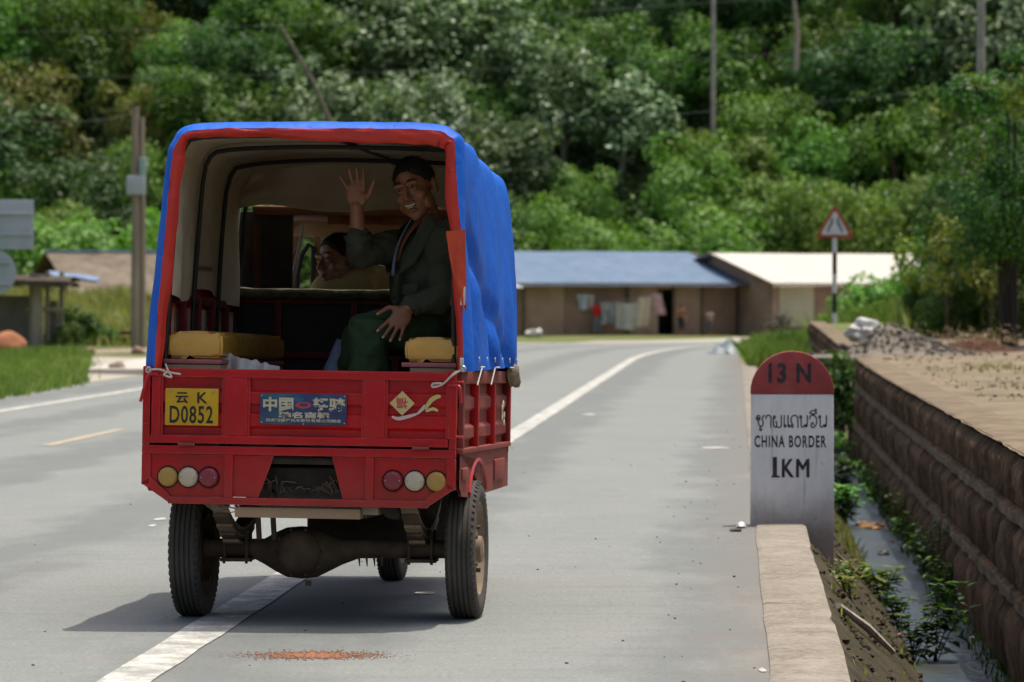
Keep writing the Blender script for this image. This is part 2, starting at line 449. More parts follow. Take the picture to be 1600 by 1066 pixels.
def wall_material():
    t = NT('ribbed stained wall plaster'); v = t.coord('Object'); vs = t.coord('Object', (1, 1, .07))
    st = t.noise(vs, 3.6, 7, .75); big = t.noise(v, 1.1, 5, .6)
    c = t.mix(t.ramp(st, [(.32, 0.), (.68, 1.)]), (.054, .032, .017), (.245, .155, .09))
    c = t.mix(t.ramp(t.noise(vs, 6.5, 5, .7), [(.60, 0.), (.74, .8)]), c, (.25, .195, .145))
    c = t.mix(t.ramp(big, [(.48, 0.), (.75, .6)]), c, (.055, .042, .026))
    t.bump(st, .7, .02); return t.set(c, 1., .1)
M_wall = wall_material()
M_cap = mottled('dusty wall coping', (.235, .18, .12), (.14, .106, .07), 5, 1., .7, .015, 30, c3=(.08, .068, .032), s3=2.2)
def retaining_wall(s0, s1, label, seed):
    c0 = RP(1.5, s0); root = empty('retaining_wall', (c0.x, c0.y, 0), -TH, label, 'wall')
    inv = root.matrix_basis.inverted()
    ledges = (.135, -.285)
    step = .045 if s0 < 30 else .07
    n = int((s1 - s0) / step); zs = [-1.0, -.8, -.6, -.45, -.34, -.315, -.30, -.272, -.255, -.2, -.1, 0, .09, .108, .12, .148, .162, .22, .3, .38, .44, .465, .478]
    mb = MB(); face = MB()
    for i in range(n + 1):
        s = s0 + (s1 - s0) * i / n
        top = zplat(s) + .025 - .48
        for z in zs:
            sk = s + .18 * z + .1 * nz(s * .7, z * 2, 9); out = .035 * nz(sk * 2.3, seed, z * .8) + .030 * nz(sk * 5.9, 6 + seed, z * .7) + .022 * nz(sk * 12.7, z * 1.5, seed) + .012 * nz(sk * 3, z * 9, 4)
            for lz in ledges:
                if abs(z - lz) < .034: out = .05 + .02 * nz(s * 3, lz * 5 + seed) + .012 * nz(s * 11, z * 30)
            if z > .45: out = .045 + .015 * nz(s * 2.1, 1 + seed)
            if z < -.5: out += .03
            if not any(abs(z - lz) < .034 for lz in ledges) and z < .45: out -= .055
            out += -.10 * (z - .48) * .35
            face.v.append(tuple(inv @ RP(1.5 - out, s, z + (top if z > .2 else top * max(0, (z + .3) / .5)))))
    k = len(zs)
    for i in range(n):
        for j in range(k - 1):
            a = i * k + j; zm = (zs[j] + zs[j + 1]) / 2; face.f.append((a, a + 1, a + k + 1, a + k)); face.mi.append(1 if (any(abs(zm - q) < .032 for q in ledges) or zm > .46) else 0)
    face.build('wall_face', [M_wall, M_cap], root, 60, fix=False)
    top = MB(); ls = [1.44, 1.52, 1.62, 1.74, 1.9]
    for i in range(0, n + 1, 4):
        s = s0 + (s1 - s0) * i / n
        for q, l in enumerate(ls):
            top.v.append(tuple(inv @ RP(l + (.02 * nz(s * 2.1, 1 + seed) * -1 if q == 0 else 0), s, zplat(s) + (.028 if 0 < q < 4 else (.018 if q == 0 else -.06)) + .006 * nz(s * 1.5, l * 3))))
    k = len(ls)
    for i in range(len(top.v) // k - 1):
        for j in range(k - 1):
            a = i * k + j; top.f.append((a, a + 1, a + k + 1, a + k)); top.mi.append(0)
    top.build('coping', M_cap, root, 60, fix=False)
    for s in (s0, s1):
        e = MB(); pts = [(1.46, -1.), (1.47, .45), (1.5, zplat(s) + .02), (1.88, zplat(s) + .02), (1.95, -1.)]
        e.add([inv @ RP(l, s, z) for l, z in pts], [(0, 1, 2, 3, 4)]); e.build('wall_end', M_wall, root)
    return root
STONES = []
def block_material():
    t = NT('rough brown wall stone'); v = t.coord('Object'); oi = t.n('ObjectInfo')
    off = t.n('VectorMath'); off.operation = 'ADD'; t.l(t.coord('Object', (1, 1, .22)), off.inputs[0]); cb = t.n('CombineXYZ')
    for k in range(3): t.l(t.math('MULTIPLY', oi.outputs['Random'], 37.0 + 11 * k), cb.inputs[k])
    t.l(cb.outputs[0], off.inputs[1]); w = off.outputs[0]
    c = t.mix(t.ramp(t.noise(w, 9, 6, .75), [(.32, 0.), (.68, 1.)]), (.055, .034, .020), (.215, .142, .088))
    c = t.mix(t.ramp(t.noise(w, 21, 5, .7), [(.60, 0.), (.76, .75)]), c, (.28, .215, .155))
    c = t.mix(t.ramp(t.noise(w, 3, 4, .6), [(.52, 0.), (.72, .6)]), c, (.045, .038, .024))
    hs = t.n('HueSaturation'); t.l(c, hs.inputs['Color']); t.l(t.math('ADD', t.math('MULTIPLY', oi.outputs['Random'], .75), .6), hs.inputs['Value'])
    t.bump(t.noise(w, 16, 6, .7), .8, .02); return t.set(hs.outputs['Color'], 1., .1)
M_block = block_material()
for q in range(7):                                   # rough stones of one metre by one metre, scaled into place
    mb = MB(); n = 7
    def bf(u, v, q=q):
        e = min(u, 1 - u, v, 1 - v); d = .055 * smooth(0, .12, e) + (.055 * nz(u * 3.2 + q * 9, v * 2.1, q) + .03 * nz(u * 8 + q, v * 5, 3)) * smooth(0, .2, e)
        return (-d - .02, (u - .5) * (1 + .04 * nz(v * 3, q)) + .05 * (v - .5), v)
    mb.grid(bf, n, n); k0 = len(mb.v)
    rim = [i * n for i in range(n)] + [(n - 1) * n + j for j in range(1, n)] + [i * n + n - 1 for i in range(n - 2, -1, -1)] + [j for j in range(n - 2, 0, -1)]
    mb.v += [(.05, mb.v[i][1], mb.v[i][2]) for i in rim]; mb.f += [(rim[i], rim[(i + 1) % len(rim)], k0 + (i + 1) % len(rim), k0 + i) for i in range(len(rim))]; mb.mi += [0] * len(rim)
    me = mb.mesh('stone', M_block); bm = bmesh.new(); bm.from_mesh(me); bmesh.ops.recalc_face_normals(bm, faces=bm.faces); bm.to_mesh(me); bm.free(); finish(me, 50); STONES.append(me)
def lay_stones(root, s0, s1, rows):
    inv = root.matrix_basis.inverted(); rs = random.Random(int(s0))
    for z0, z1 in rows:
        s = s0
        while s < s1 - .15:
            L = min(rs.uniform(.26, .55), s1 - s); top = zplat(s) + .025 - .48; lift = top if z1 > .2 else top * max(0, ((z0 + z1) / 2 + .3) / .5)
            o = link('stone', STONES[rs.randrange(7)], root); p = inv @ RP(1.5 + .10 * ((z0 + z1) / 2 - .48) * .35, s + L / 2, z0 + lift)
            o.location = p; o.scale = (.75, L * .97, (z1 - z0) * rs.uniform(.95, 1.0)); s += L
wall1 = retaining_wall(7, 46.5, 'long rough brown stone retaining wall along the water filled drain', 0)
lay_stones(wall1, 17.5, 46.4, [(-.80, -.318), (-.252, .106), (.166, .446)])
wall2 = retaining_wall(53, 76, 'short far stretch of stone wall below the warning sign', 5)
lay_stones(wall2, 53.1, 75.9, [(-.252, .106), (.166, .446)])

# ------------------------------------------------------------------ foliage
class LeafGeo:
    """leaf-sized faces spread through a volume, as one mesh"""
    def __init__(s, seed): s.r = np.random.RandomState(seed); s.vs = []; s.fs = []; s.n = 0
    def leaves(s, pos, nrm, size, aspect=.5, fold=.25, droop=.0):
        r = s.r; N = len(pos)
        d = r.normal(size=(N, 3)); d[:, 2] -= droop
        d -= nrm * (d * nrm).sum(1, keepdims=True); d /= np.linalg.norm(d, axis=1, keepdims=True) + 1e-9
        w = np.cross(nrm, d); L = size * r.uniform(.65, 1.3, (N, 1))
        a = pos; b = pos + d * L * .5 + w * L * aspect * .5 - nrm * L * fold * .3
        c = pos + d * L - nrm * L * fold; e = pos + d * L * .5 - w * L * aspect * .5 - nrm * L * fold * .3
        V = np.stack([a, b, c, e], 1).reshape(-1, 3)
        s.vs.append(V); idx = np.arange(N * 4).reshape(-1, 4) + s.n; s.fs.append(idx); s.n += N * 4
    def lobes(s, lobes, n, size, up=.6, aspect=.5, shell=.75, droop=0., clump=0):
        r = s.r; vol = np.array([l[3] * l[4] * l[5] for l in lobes]) ** .75; vol /= vol.sum()
        for l, k in zip(lobes, (vol * n).astype(int)):
            if k < 1: continue
            d = r.normal(size=(k, 3)); d /= np.linalg.norm(d, axis=1, keepdims=True)
            rad = r.uniform(shell, 1.06, (k, 1)) ** .7
            if clump:
                cc = r.normal(size=(clump, 3)); cc /= np.linalg.norm(cc, axis=1, keepdims=True)
                d = cc[r.randint(0, clump, k)] + r.normal(scale=.28, size=(k, 3)); d /= np.linalg.norm(d, axis=1, keepdims=True)
            pos = np.array(l[:3]) + d * rad * np.array(l[3:6])
            nr = d * .8 + np.array([0, -.1, up]) + r.normal(scale=.45, size=(k, 3)); nr /= np.linalg.norm(nr, axis=1, keepdims=True)
            s.leaves(pos, nr, size, aspect, droop=droop)
    def mesh(s, name, mat):
        V = np.concatenate(s.vs); Fc = np.concatenate(s.fs)
        me = bpy.data.meshes.new(name); me.vertices.add(len(V)); me.vertices.foreach_set('co', V.ravel().astype(np.float32))
        me.loops.add(Fc.size); me.loops.foreach_set('vertex_index', Fc.ravel().astype(np.int32))
        me.polygons.add(len(Fc)); me.polygons.foreach_set('loop_start', (np.arange(len(Fc)) * 4).astype(np.int32))
        me.materials.append(mat); me.update(calc_edges=True); return me

L_mid = leafmat('mid green leaves', (.038, .105, .016), (.095, .20, .034), (.185, .31, .065), trans=.34)
L_light = leafmat('light green leaves', (.065, .155, .022), (.15, .28, .048), (.26, .39, .10), trans=.36)
L_dark = leafmat('dark evergreen and shadow leaves', (.022, .068, .020), (.052, .125, .034), (.115, .205, .062), trans=.32)
L_silver = leafmat('pale silvery leaves', (.042, .10, .034), (.13, .21, .085), (.33, .42, .24), trans=.22, rough=.4)
L_yellow = leafmat('yellowing leaves', (.10, .14, .03), (.20, .22, .055), (.31, .29, .09))
L_near = leafmat('fresh roadside leaves', (.018, .055, .009), (.046, .112, .015), (.115, .205, .032))
L_lime = leafmat('yellow green shoots', (.10, .17, .03), (.19, .24, .04), (.30, .32, .06))
L_grass = leafmat('grass blades', (.10, .17, .03), (.19, .27, .055), (.31, .34, .12), trans=.4)
L_grassdry = leafmat('dry grass blades', (.17, .19, .05), (.28, .28, .09), (.38, .35, .15), trans=.4)
M_bark = mottled('grey brown bark', (.13, .095, .06), (.06, .045, .03), 6, .95, .6, .02, 20, stretch=(1, 1, .25))
M_barkpale = mottled('pale bark', (.30, .27, .22), (.20, .17, .13), 5, .95, .4, .01, 20, stretch=(1, 1, .25))

def trunk_mesh(h, r, seed, lean=.15, limbs=6):
    rr = random.Random(seed); mb = MB()
    pts = [Vector((lean * h * (i / 6) ** 1.3 * math.cos(seed) + .04 * h * nz(seed, i * .6), lean * h * (i / 6) ** 1.3 * math.sin(seed) + .04 * h * nz(seed + 9, i * .6), h * i / 6 - .3)) for i in range(7)]
    mb.tube(pts, [r * (1.25 - .95 * i / 6) for i in range(7)], 8)
    for k in range(limbs):
        a = rr.uniform(0, 6.28); p = pts[2 + k % 4]; ln = h * rr.uniform(.25, .42)
        q = p + Vector((math.cos(a) * ln * .6, math.sin(a) * ln * .6, ln * .7)); m = (p + q) / 2 + Vector((0, 0, -.08 * ln))
        mb.tube([p, m, q], [r * .5, r * .33, r * .12], 6)
    return mb
def crown_lobes(rr, rx, rz, k, base):
    out = [(0, 0, base + rz, rx * .7, rx * .7, rz * .8)]
    for i in range(k):
        a = rr.uniform(0, 6.28); d = rx * rr.uniform(.35, .85); h = base + rz * rr.uniform(.25, 1.75)
        q = rx * rr.uniform(.24, .46); out.append((math.cos(a) * d, math.sin(a) * d, h, q, q, q * rr.uniform(.65, 1.0)))
    return out
TREES = {}
def tree_kind(key, mat, bark, rx, rz, base, k, n, size, variants=3, clump=14, aspect=.55, droop=.2, up=.6):
    L = []
    for v in range(variants):
        rr = random.Random(hash(key) % 1 + v * 17 + len(TREES) * 101)
        g = LeafGeo(v + 31 * len(TREES) + 1); g.lobes(crown_lobes(rr, rx, rz, k, base), n, size, up, aspect, .62, droop, clump)
        L.append((g.mesh('crown', mat), trunk_mesh(base + rz * 1.1, .045 * rx if rx < 2 else .05 * rx + .05, v + 3, .06).mesh('trunk', bark, 50)))
    TREES[key] = L
tree_kind('mid', L_mid, M_bark, 3.1, 2.6, 1.0, 34, 7000, .27, 3)
tree_kind('light', L_light, M_bark, 2.9, 2.0, .4, 34, 7000, .25, 4, droop=.5)
tree_kind('dark', L_dark, M_bark, 3.4, 3.0, 1.1, 34, 7000, .28, 3)
tree_kind('silver', L_silver, M_barkpale, 3.3, 3.1, 1.6, 34, 5200, .31, 3, clump=10, aspect=.7, up=.9)
tree_kind('yellow', L_yellow, M_bark, 2.6, 2.8, .8, 28, 5600, .25, 2)
tree_kind('shrub', L_near, M_bark, .85, .62, .1, 10, 1500, .13, 3, droop=.4)
tree_kind('bush', L_light, M_bark, 1.3, .8, .1, 12, 2200, .17, 3, droop=.5)
tree_kind('dense', L_near, M_bark, 1.9, 1.6, .2, 36, 14000, .115, 2, droop=.3, clump=8)
tree_kind('lime', L_lime, M_bark, .7, .8, .3, 9, 700, .14, 2)
def plant(key, pos, scale, label, cat, group, name='hillside_tree', rz=None, var=None, sz=1.0):
    v = TREES[key][rnd.randrange(len(TREES[key])) if var is None else var]
    root = empty(name, pos, U(0, 6.28) if rz is None else rz, label, cat, group)
    root.scale = (scale, scale, scale * sz)
    for nm, me in (('crown', v[0]), ('trunk', v[1])): link(nm, me, root)
    return root
# ------------------------------------------------------------------ the wooded hillside
g = LeafGeo(77)                                       # low growth under the trees, one uncountable mass
N = 60000
xs = g.r.uniform(-55, 55, N); ys = 176 + g.r.uniform(0, 1, N) ** 1.2 * 44
zs = np.array([gz(x, y) for x, y in zip(xs, ys)])
pos = np.stack([xs, ys, zs + g.r.uniform(.0, 1.1, N)], 1)
nr = np.array([0, -.45, .8]) + g.r.normal(scale=.45, size=(N, 3)); nr /= np.linalg.norm(nr, axis=1, keepdims=True)
g.leaves(pos, nr, .42, .55)
under = link('undergrowth', g.mesh('undergrowth', L_dark)); tag(under, 'tangled low green growth covering the hillside between the trees', 'undergrowth', kind='stuff')  # dark leaf colour paints deeper shadow into the gaps between trees

TLAB = {'mid': 'rounded mid green tree', 'light': 'light green bushy tree', 'dark': 'dark leaved shady tree', 'silver': 'tree with pale silvery leaves', 'yellow': 'yellowish green tree'}
def zone(px, py):
    col = ('beyond the left edge of the hillside' if px < -40 else 'on the hillside above the old tiled roof' if px < 235 else 'on the hillside behind the blue canopy' if px < 560 else
           'on the hillside above the waving man' if px < 800 else 'on the hillside above the blue roof' if px < 1090 else 'on the hillside above the cream roof' if px < 1400 else 'on the hillside behind the slender tree' if px < 1640 else 'beyond the right edge of the hillside')
    return col + (', high up' if py < 120 else ', low down' if py > 270 else ', halfway up')
y = 175.5; row = 0
while y < 211:
    x = -46 + (row % 2) * 1.9
    while x < 46:
        X, Y = x + U(-1.1, 1.1), y + U(-1.0, 1.0)
        z = gz(X, Y); px = CX + X / Y * FPX; py = HY - (z + 3 - CAMZ) / Y * FPX
        inside = -250 < px < 1850
        if not inside and U(0, 1) < .45: x += 3.8; continue
        q = U(0, 1)
        if px < 260 and py < 210: key = 'yellow' if q < .42 else ('mid' if q < .8 else 'dark')
        elif 300 < px < 1010 and py < 260: key = 'silver' if q < .50 else ('dark' if q < .68 else 'mid')
        elif px > 1000 and py < 190: key = 'dark' if q < .38 else ('mid' if q < .85 else 'silver')
        elif py > 230: key = 'light' if q < .72 else ('mid' if q < .95 else 'dark')
        else: key = 'mid' if q < .48 else ('light' if q < .86 else 'dark')
        sc = U(.68, 1.18) * (.72 if row == 0 else .92)
        lab = TLAB[key] + ' ' + zone(px, py)
        plant(key, (X, Y, z - .2), sc, lab, 'tree', lab.replace(' tree ', ' trees '), sz=U(.85, 1.25))
        x += 3.3 * U(.85, 1.2)
    y += 3.0 + row * .2; row += 1

# bare trunks that show among the crowns
def bare_trunk(p0, p1, D, r, label, mat):
    a, b = W(*p0, D), W(*p1, D); mid = (a + b) / 2 + Vector((.12, 0, .1))
    solo(MB().tube([a, mid, b], [r, r * .85, r * .65], 8), 'tree_trunk', mat, label, 'tree trunk')
bare_trunk((528, 215), (438, 40), 178, .10, 'leaning bare grey trunk on the hillside above the canopy', mottled('dull trunk bark', (.19, .165, .13), (.12, .10, .08), 5, .95))
bare_trunk((1243, 110), (1240, 0), 182, .14, 'thin upright trunk among the hillside trees at upper right', M_barkpale)

# ------------------------------------------------------------------ poles and cables
M_pole = mottled('weathered concrete pole', (.36, .34, .30), (.25, .23, .20), 3, .9, .3, .01, 20)
M_wood = mottled('grey weathered wood', (.33, .27, .20), (.21, .17, .125), 4, .95, .5, .01, 18, stretch=(1, 1, .2))
M_steel = plain('dull galvanised steel', (.42, .44, .45), .5, .5, .6)
M_board = mottled('grey sign back', (.40, .44, .46), (.33, .37, .39), 2, .6, .05, .002)
pb = W(216, 552, 96); pb.z = gz(pb.x, pb.y)
pole = empty('utility_pole', pb, 0, 'twin wooden utility pole with a grey meter box left of the tricycle', 'utility pole')
h = 6.0 - 0.0
MB().tube([(-.07, 0, -.3), (-.06, 0, 3), (-.075, 0, h)], [.115, .105, .09], 10).build('post', M_wood, pole)
MB().tube([(.10, .05, -.3), (.10, .05, 3), (.085, .05, h - .25)], [.085, .08, .07], 10).build('post', M_wood, pole)
MB().bbox(-.26, .2, -.32, -.1, 3.83, 4.30, .02).build('meter_box', M_board, pole)
MB().bbox(.06, .22, -.26, -.08, 4.32, 4.75, .02).build('junction_box', plain('faded mint plastic', (.30, .42, .38)), pole)

def pole_at(px, D, ztop, r, label, mat):
    p = W(px, 0, D); p.z = gz(p.x, p.y); rt = empty('utility_pole', p, 0, label, 'utility pole')
    MB().tube([(0, 0, -.4), (0, 0, (ztop - p.z) * .5), (0, 0, ztop - p.z)], [r * 1.2, r, r * .8], 12).build('post', mat, rt)
    MB().tube([(-.8, 0, ztop - p.z - .4), (.8, 0, ztop - p.z - .4)], .05, 6).build('crossarm', M_steel, rt)
    return rt
pole_at(1114, 187, 19.5, .12, 'slim pale pole rising from the trees above the blue roof', M_pole)
pole_at(1532, 84, 9.2, .10, 'thick concrete pole behind the roadside tree at right', M_pole)
M_cable = plain('grey cable', (.16, .17, .17), .7)
def cable(a, b, sag, label, r=.006):
    a, b = Vector(a), Vector(b); pts = []
    for i in range(25):
        t = i / 24; p = a.lerp(b, t); p.z -= sag * 4 * t * (1 - t); pts.append(p)
    mb = MB().tube(pts, r, 5); solo(mb, 'overhead_cable', M_cable, label, 'cable')
ptop = pb + Vector((-.3, -.1, h - .2))
cable(ptop, W(-260, 60, 98), .9, 'thin cable sagging from the wooden pole to the left edge')
cable(W(-150, 52, 120), W(1850, -60, 120), .5, 'upper thin cable crossing the hillside')
cable(W(-150, 118, 120), W(1850, 30, 120), .6, 'middle thin cable crossing the hillside')
cable(W(300, 205, 122), W(1850, 90, 122), .6, 'lower thin cable crossing the hillside behind the canopy')

# ------------------------------------------------------------------ houses behind the road
M_blueroof = mottled('blue sheet roof', (.125, .19, .28), (.10, .155, .235), 1.5, .7, .1, .01, 6, c3=(.16, .21, .28), s3=.5)
M_whiteroof = mottled('cream sheet roof', (.56, .54, .48), (.50, .475, .42), 1.2, .6, .1, .01, 6)
M_plank = mottled('brown wall boards', (.39, .265, .19), (.30, .20, .145), 1.1, .95, .3, .01, 9, c3=(.44, .32, .24), s3=.6)
M_plankd = mottled('dark brown wall boards', (.29, .19, .135), (.215, .14, .10), 1.3, .95, .3, .01, 9)
M_dark = plain('painted doorway shade', (.012, .011, .01), .95, .1)
M_cream = mottled('cream shutter', (.46, .43, .30), (.40, .37, .26), 2, .8)
M_beam = mottled('roof timber', (.20, .15, .10), (.12, .09, .06), 5, .95)
BETA = R(30)
def house(name, p_right, length, label, roof_mat, eave_h, rise, half, cat='house'):
    """origin at the right front corner; x along the front (to the left is negative), y into the depth"""
    rt = empty(name, p_right, BETA, label, cat)
    x0 = -length
    mb = MB()                                        # sides and back
    mb.box(x0, x0 + .15, .15, half * 2, 0, eave_h); mb.box(-.15, 0, .15, half * 2, 0, eave_h); mb.box(x0, 0, half * 2, half * 2 + .15, 0, eave_h)
    mb.prism([(x0 + .05, .0, eave_h), (x0 + .05, half * 2 + .15, eave_h), (x0 + .05, half, eave_h + rise * .93)], (.1, 0, 0))
    mb.prism([(-.15, .0, eave_h), (-.15, half * 2 + .15, eave_h), (-.15, half, eave_h + rise * .93)], (.1, 0, 0))
    mb.build('wall', M_plank, rt)
    oh, th = .75, .05
    for side in (0, 1):
        rf = MB(); nw = int((length + 1.0) / .10)
        def f(u, v, side=side):
            x = x0 - .5 + (length + 1.0) * u
            d = -oh + (half + oh) * v; z = eave_h + .06 + rise * (d) / half if True else 0
            z += .022 * math.cos(u * nw * math.pi) + .03 * nz(x * .35, v * 2, side) - .02
            y = d if side == 0 else 2 * half - d
            return (x, y, z)
        rf.grid(f, nw + 1, 7)
        sh = rf.build('roof', roof_mat, rt, 180, fix=False)
    MB().bbox(x0 - .45, .45, -oh + .08, -oh + .2, eave_h - .16, eave_h - .06, .01).build('eave_beam', M_beam, rt)
    for xx in (x0 - .47, .47):
        MB().prism([(xx - .03, -oh, eave_h - .17 - rise * oh / half * 0), (xx - .03, half, eave_h + rise - .02), (xx - .03, half, eave_h + rise + .10), (xx - .03, -oh, eave_h - .08)], (.06, 0, 0)).build('barge_board', M_beam, rt)
    return rt
zh = -.46
pr = W(1150, 523, 167); pr.z = zh
blue = house('blue_roofed_house', pr, 15.0, 'low brown house with a long blue sheet roof', M_blueroof, 2.28, 1.28, 4.4)
def panel(rt, x0, x1, z0, z1, mat, y=.0, th=.12, nm='wall_panel'):
    return MB().bbox(x0 + .012, x1 - .012, y, y + th, z0, z1, .012).build(nm, mat, rt)
edges = [0, -1.75, -3.2, -3.95, -5.5, -8.6, -10.6, -12.4, -15]
for i in range(len(edges) - 1):
    if i == 2: continue                              # the open doorway
    panel(blue, edges[i + 1], edges[i], 0, 2.26, (M_plankd if i in (0, 4) else M_plank), y=.004 * (i % 3))
panel(blue, -3.95, -3.2, 1.95, 2.26, M_plank)
MB().box(-4.2, -3.0, .5, .56, 0, 2.2).build('doorway_shade', M_dark, blue)  # near-black sheet painted as the shade behind the open doorway
for x in (-15, -10.6, -5.5, -3.2, -1.75): MB().bbox(x - .06, x + .06, -.09, -.015, 0, 2.26, .01).build('post', M_beam, blue)
MB().bbox(-12.0, -10.9, -.03, -.012, .2, 1.75, .005).build('door', M_plankd, blue)
mb = MB(); mb.grid(lambda u, v: (-15.2 + 3.4 * u - .9 * v * 0, -2.2 + 2.1 * v, 2.02 + .42 * v + .02 * math.cos(u * 90)), 60, 3)
mb.build('porch_roof', mottled('pale sheet metal', (.42, .46, .50), (.34, .38, .42), 2, .5), blue, 180, fix=False)
for x in (-15, -12.0): MB().tube([(x, -2.1, 0), (x, -2.1, 2.0)], .05, 8).build('post', M_beam, blue)
pw = W(1560, 523, 160); ax = Vector((math.cos(BETA), math.sin(BETA), 0))
pwl = W(1207, 523, 165); pw = pwl + ax * 11.5; pw.z = zh
white = house('cream_roofed_house', pw, 11.5, 'brown house with a bright cream sheet roof', M_whiteroof, 2.28, 1.22, 4.4)
panel(white, -11.5, -11.2, 0, 2.26, M_plank); panel(white, -11.2, -9.35, 0, .35, M_plankd); panel(white, -9.35, 0, 0, 2.26, M_plankd, y=.004)
MB().bbox(-11.18, -9.37, -.02, .1, .36, 2.25, .012).build('shutter', M_cream, white)
for k in range(6): MB().bbox(-11.17, -9.38, -.032, -.022, .42 + k * .3, .66 + k * .3, .004).build('shutter_slat', M_cream, white)

# washing on the line in front of the blue roof
def hang(px, py0, py1, w, col, col2, label, D=163, sag=0, skew=0, name='hanging_cloth', cat='laundry', sleeves=False):
    a = W(px, py0, D); hgt = (py1 - py0) / FPX * D; ww = w / FPX * D
    def f(u, v):
        x = (u - .5) * ww * (1 - .12 * v * math.sin(u * 3)) + skew * v * hgt
        if sleeves:
            k = 1.0 if v < .35 else .68; x = (u - .5) * ww * k
        return (a.x + x, a.y + .05 * math.sin(u * 9 + px) * (.3 + v) + .04 * nz(u * 3, v * 3, px), a.z - v * hgt * (1 + .05 * nz(u * 4, px)) - sag * 4 * u * (1 - u))
    mb = MB(); mb.grid(f, 15, 13)
    b = len(mb.v); mb.grid(lambda u, v: Vector(f(u, v)) + Vector((0, .012, 0)), 15, 13)
    m = mottled('cloth ' + label[:20], col, col2, 6, .95, .1, .01)
    return solo(mb, name, m, label, cat, 'washing on the line before the blue roofed house', 180, fix=False)
hang(892, 460, 487, 17, (.55, .14, .12), (.46, .12, .10), 'faded red garment at the left end of the washing line', sleeves=True, name='hanging_shirt')
hang(911, 460, 484, 18, (.55, .62, .74), (.48, .55, .68), 'pale blue shirt hanging on the washing line', sleeves=True, name='hanging_shirt')
hang(923, 461, 482, 10, (.60, .30, .32), (.5, .5, .52), 'small red and white garment beside the pale blue shirt', name='hanging_shirt')
hang(932, 477, 494, 12, (.62, .03, .03), (.5, .025, .025), 'bright red shorts hanging on the washing line', name='hanging_shorts')
hang(933, 495, 519, 11, (.10, .10, .11), (.18, .18, .2), 'dark trousers hanging below the bright red shorts', D=162.8, name='hanging_trousers')
hang(945, 472, 507, 13, (.5, .5, .5), (.12, .13, .15), 'black and white striped shirt on the washing line', name='hanging_shirt')
hang(956, 473, 505, 9, (.18, .19, .22), (.42, .43, .46), 'grey patterned garment next to the striped shirt', name='hanging_shirt')
hang(981, 472, 513, 38, (.47, .45, .40), (.40, .38, .34), 'large grey bed sheet on the washing line', sag=.06, name='hanging_sheet')
hang(1008, 464, 510, 19, (.58, .42, .44), (.55, .50, .24), 'pink and yellow patterned cloth on the washing line', skew=-.12)
hang(1025, 459, 492, 16, (.60, .40, .42), (.45, .24, .26), 'pink cloth at the right end of the washing line', skew=.25)
a, b = W(880, 460, 163), W(1035, 458, 163); pts = []
for i in range(21):
    t = i / 20; p = a.lerp(b, t); p.z -= .30 * 4 * t * (1 - t); pts.append(p)
solo(MB().tube(pts, .012, 5), 'washing_line', M_cable, 'thin washing line strung below the blue roof', 'washing line')

# small things in the yard
p = W(833, 521, 160); p.z = gz(p.x, p.y)
mb = MB(); mb.ball((p.x, p.y, p.z + .14), (.34, .25, .17), 14, 9, jit=.5, seed=3); mb.ball((p.x + .2, p.y, p.z + .2), (.2, .2, .15), 10, 7, jit=.5, seed=5)
solo(mb, 'plastic_heap', plain('white plastic', (.62, .60, .56)), 'small white heap in front of the brown house', 'heap', smooth_ang=60)
p = W(1212, 520, 150); p.z = gz(p.x, p.y)
g = LeafGeo(5); g.lobes([(0, 0, .45, .6, .5, .42), (.3, 0, .7, .35, .3, .3)], 900, .12, .4, .5, .3)
o = link('dry_bush', g.mesh('dry_bush', leafmat('dry brown twigs', (.05, .04, .03), (.09, .07, .05), (.15, .12, .09), .1))); o.location = p
tag(o, 'dark dry bush before the cream shutter', 'bush')

# crumpled sheet at the end of the road edge
p = W(1136, 552, 83); p.z = 0
mb = MB()
def crump(u, v, sx=.42, sy=.3, h=.36):
    x, y = (u - .5) * 2, (v - .5) * 2; rr = math.sqrt(x * x + y * y)
    e = max(0, 1 - rr ** 1.6); z = h * e * (.65 + .8 * nz(x * 2.2, y * 2.2, 4)) + .09 * abs(nz(x * 5, y * 5, 8)) * (e > 0)
    return (p.x + x * sx, p.y + y * sy, p.z + .008 + max(0, z))
mb.grid(crump, 36, 30)
solo(mb, 'plastic_bundle', mottled('grey green plastic sheet', (.20, .25, .26), (.42, .45, .45), 4, .35, .2, .01), 'crumpled grey green plastic bundle lying at the road edge', 'bundle', smooth_ang=30, fix=False)

# ------------------------------------------------------------------ warning sign on the right
M_signred = mottled('faded red sign paint', (.40, .065, .045), (.34, .055, .04), 9, .55)
M_signwhite = plain('sign white', (.62, .63, .63), .5)
M_black = plain('black paint', (.02, .02, .022), .6)
sb = W(1304, 503, 75); sb.z = ground_z(*to_road(sb.x, sb.y)) - .02
sign = empty('warning_sign', sb, 0, 'red bordered triangular warning sign on a black and white post', 'sign')
zc = CAMZ + (460 - 372) / FPX * 75 - sb.z          # bottom edge of the triangle
zt = CAMZ + (460 - 320) / FPX * 75 - sb.z; hw = .375
bands = [0, .42, .85, 1.28, 1.7, zc + .25]
nb = 7; zz = [zc * i / 6 for i in range(7)] 
segs = [(0, zc * .13, 1), (zc * .13, zc * .36, 0), (zc * .36, zc * .58, 1), (zc * .58, zc * .83, 0), (zc * .83, zt - .1, 1)]
for a0, a1, w in segs: MB().tube([(0, 0, a0), (0, 0, a1)], .046, 12).build('post', M_signwhite if w else M_black, sign)
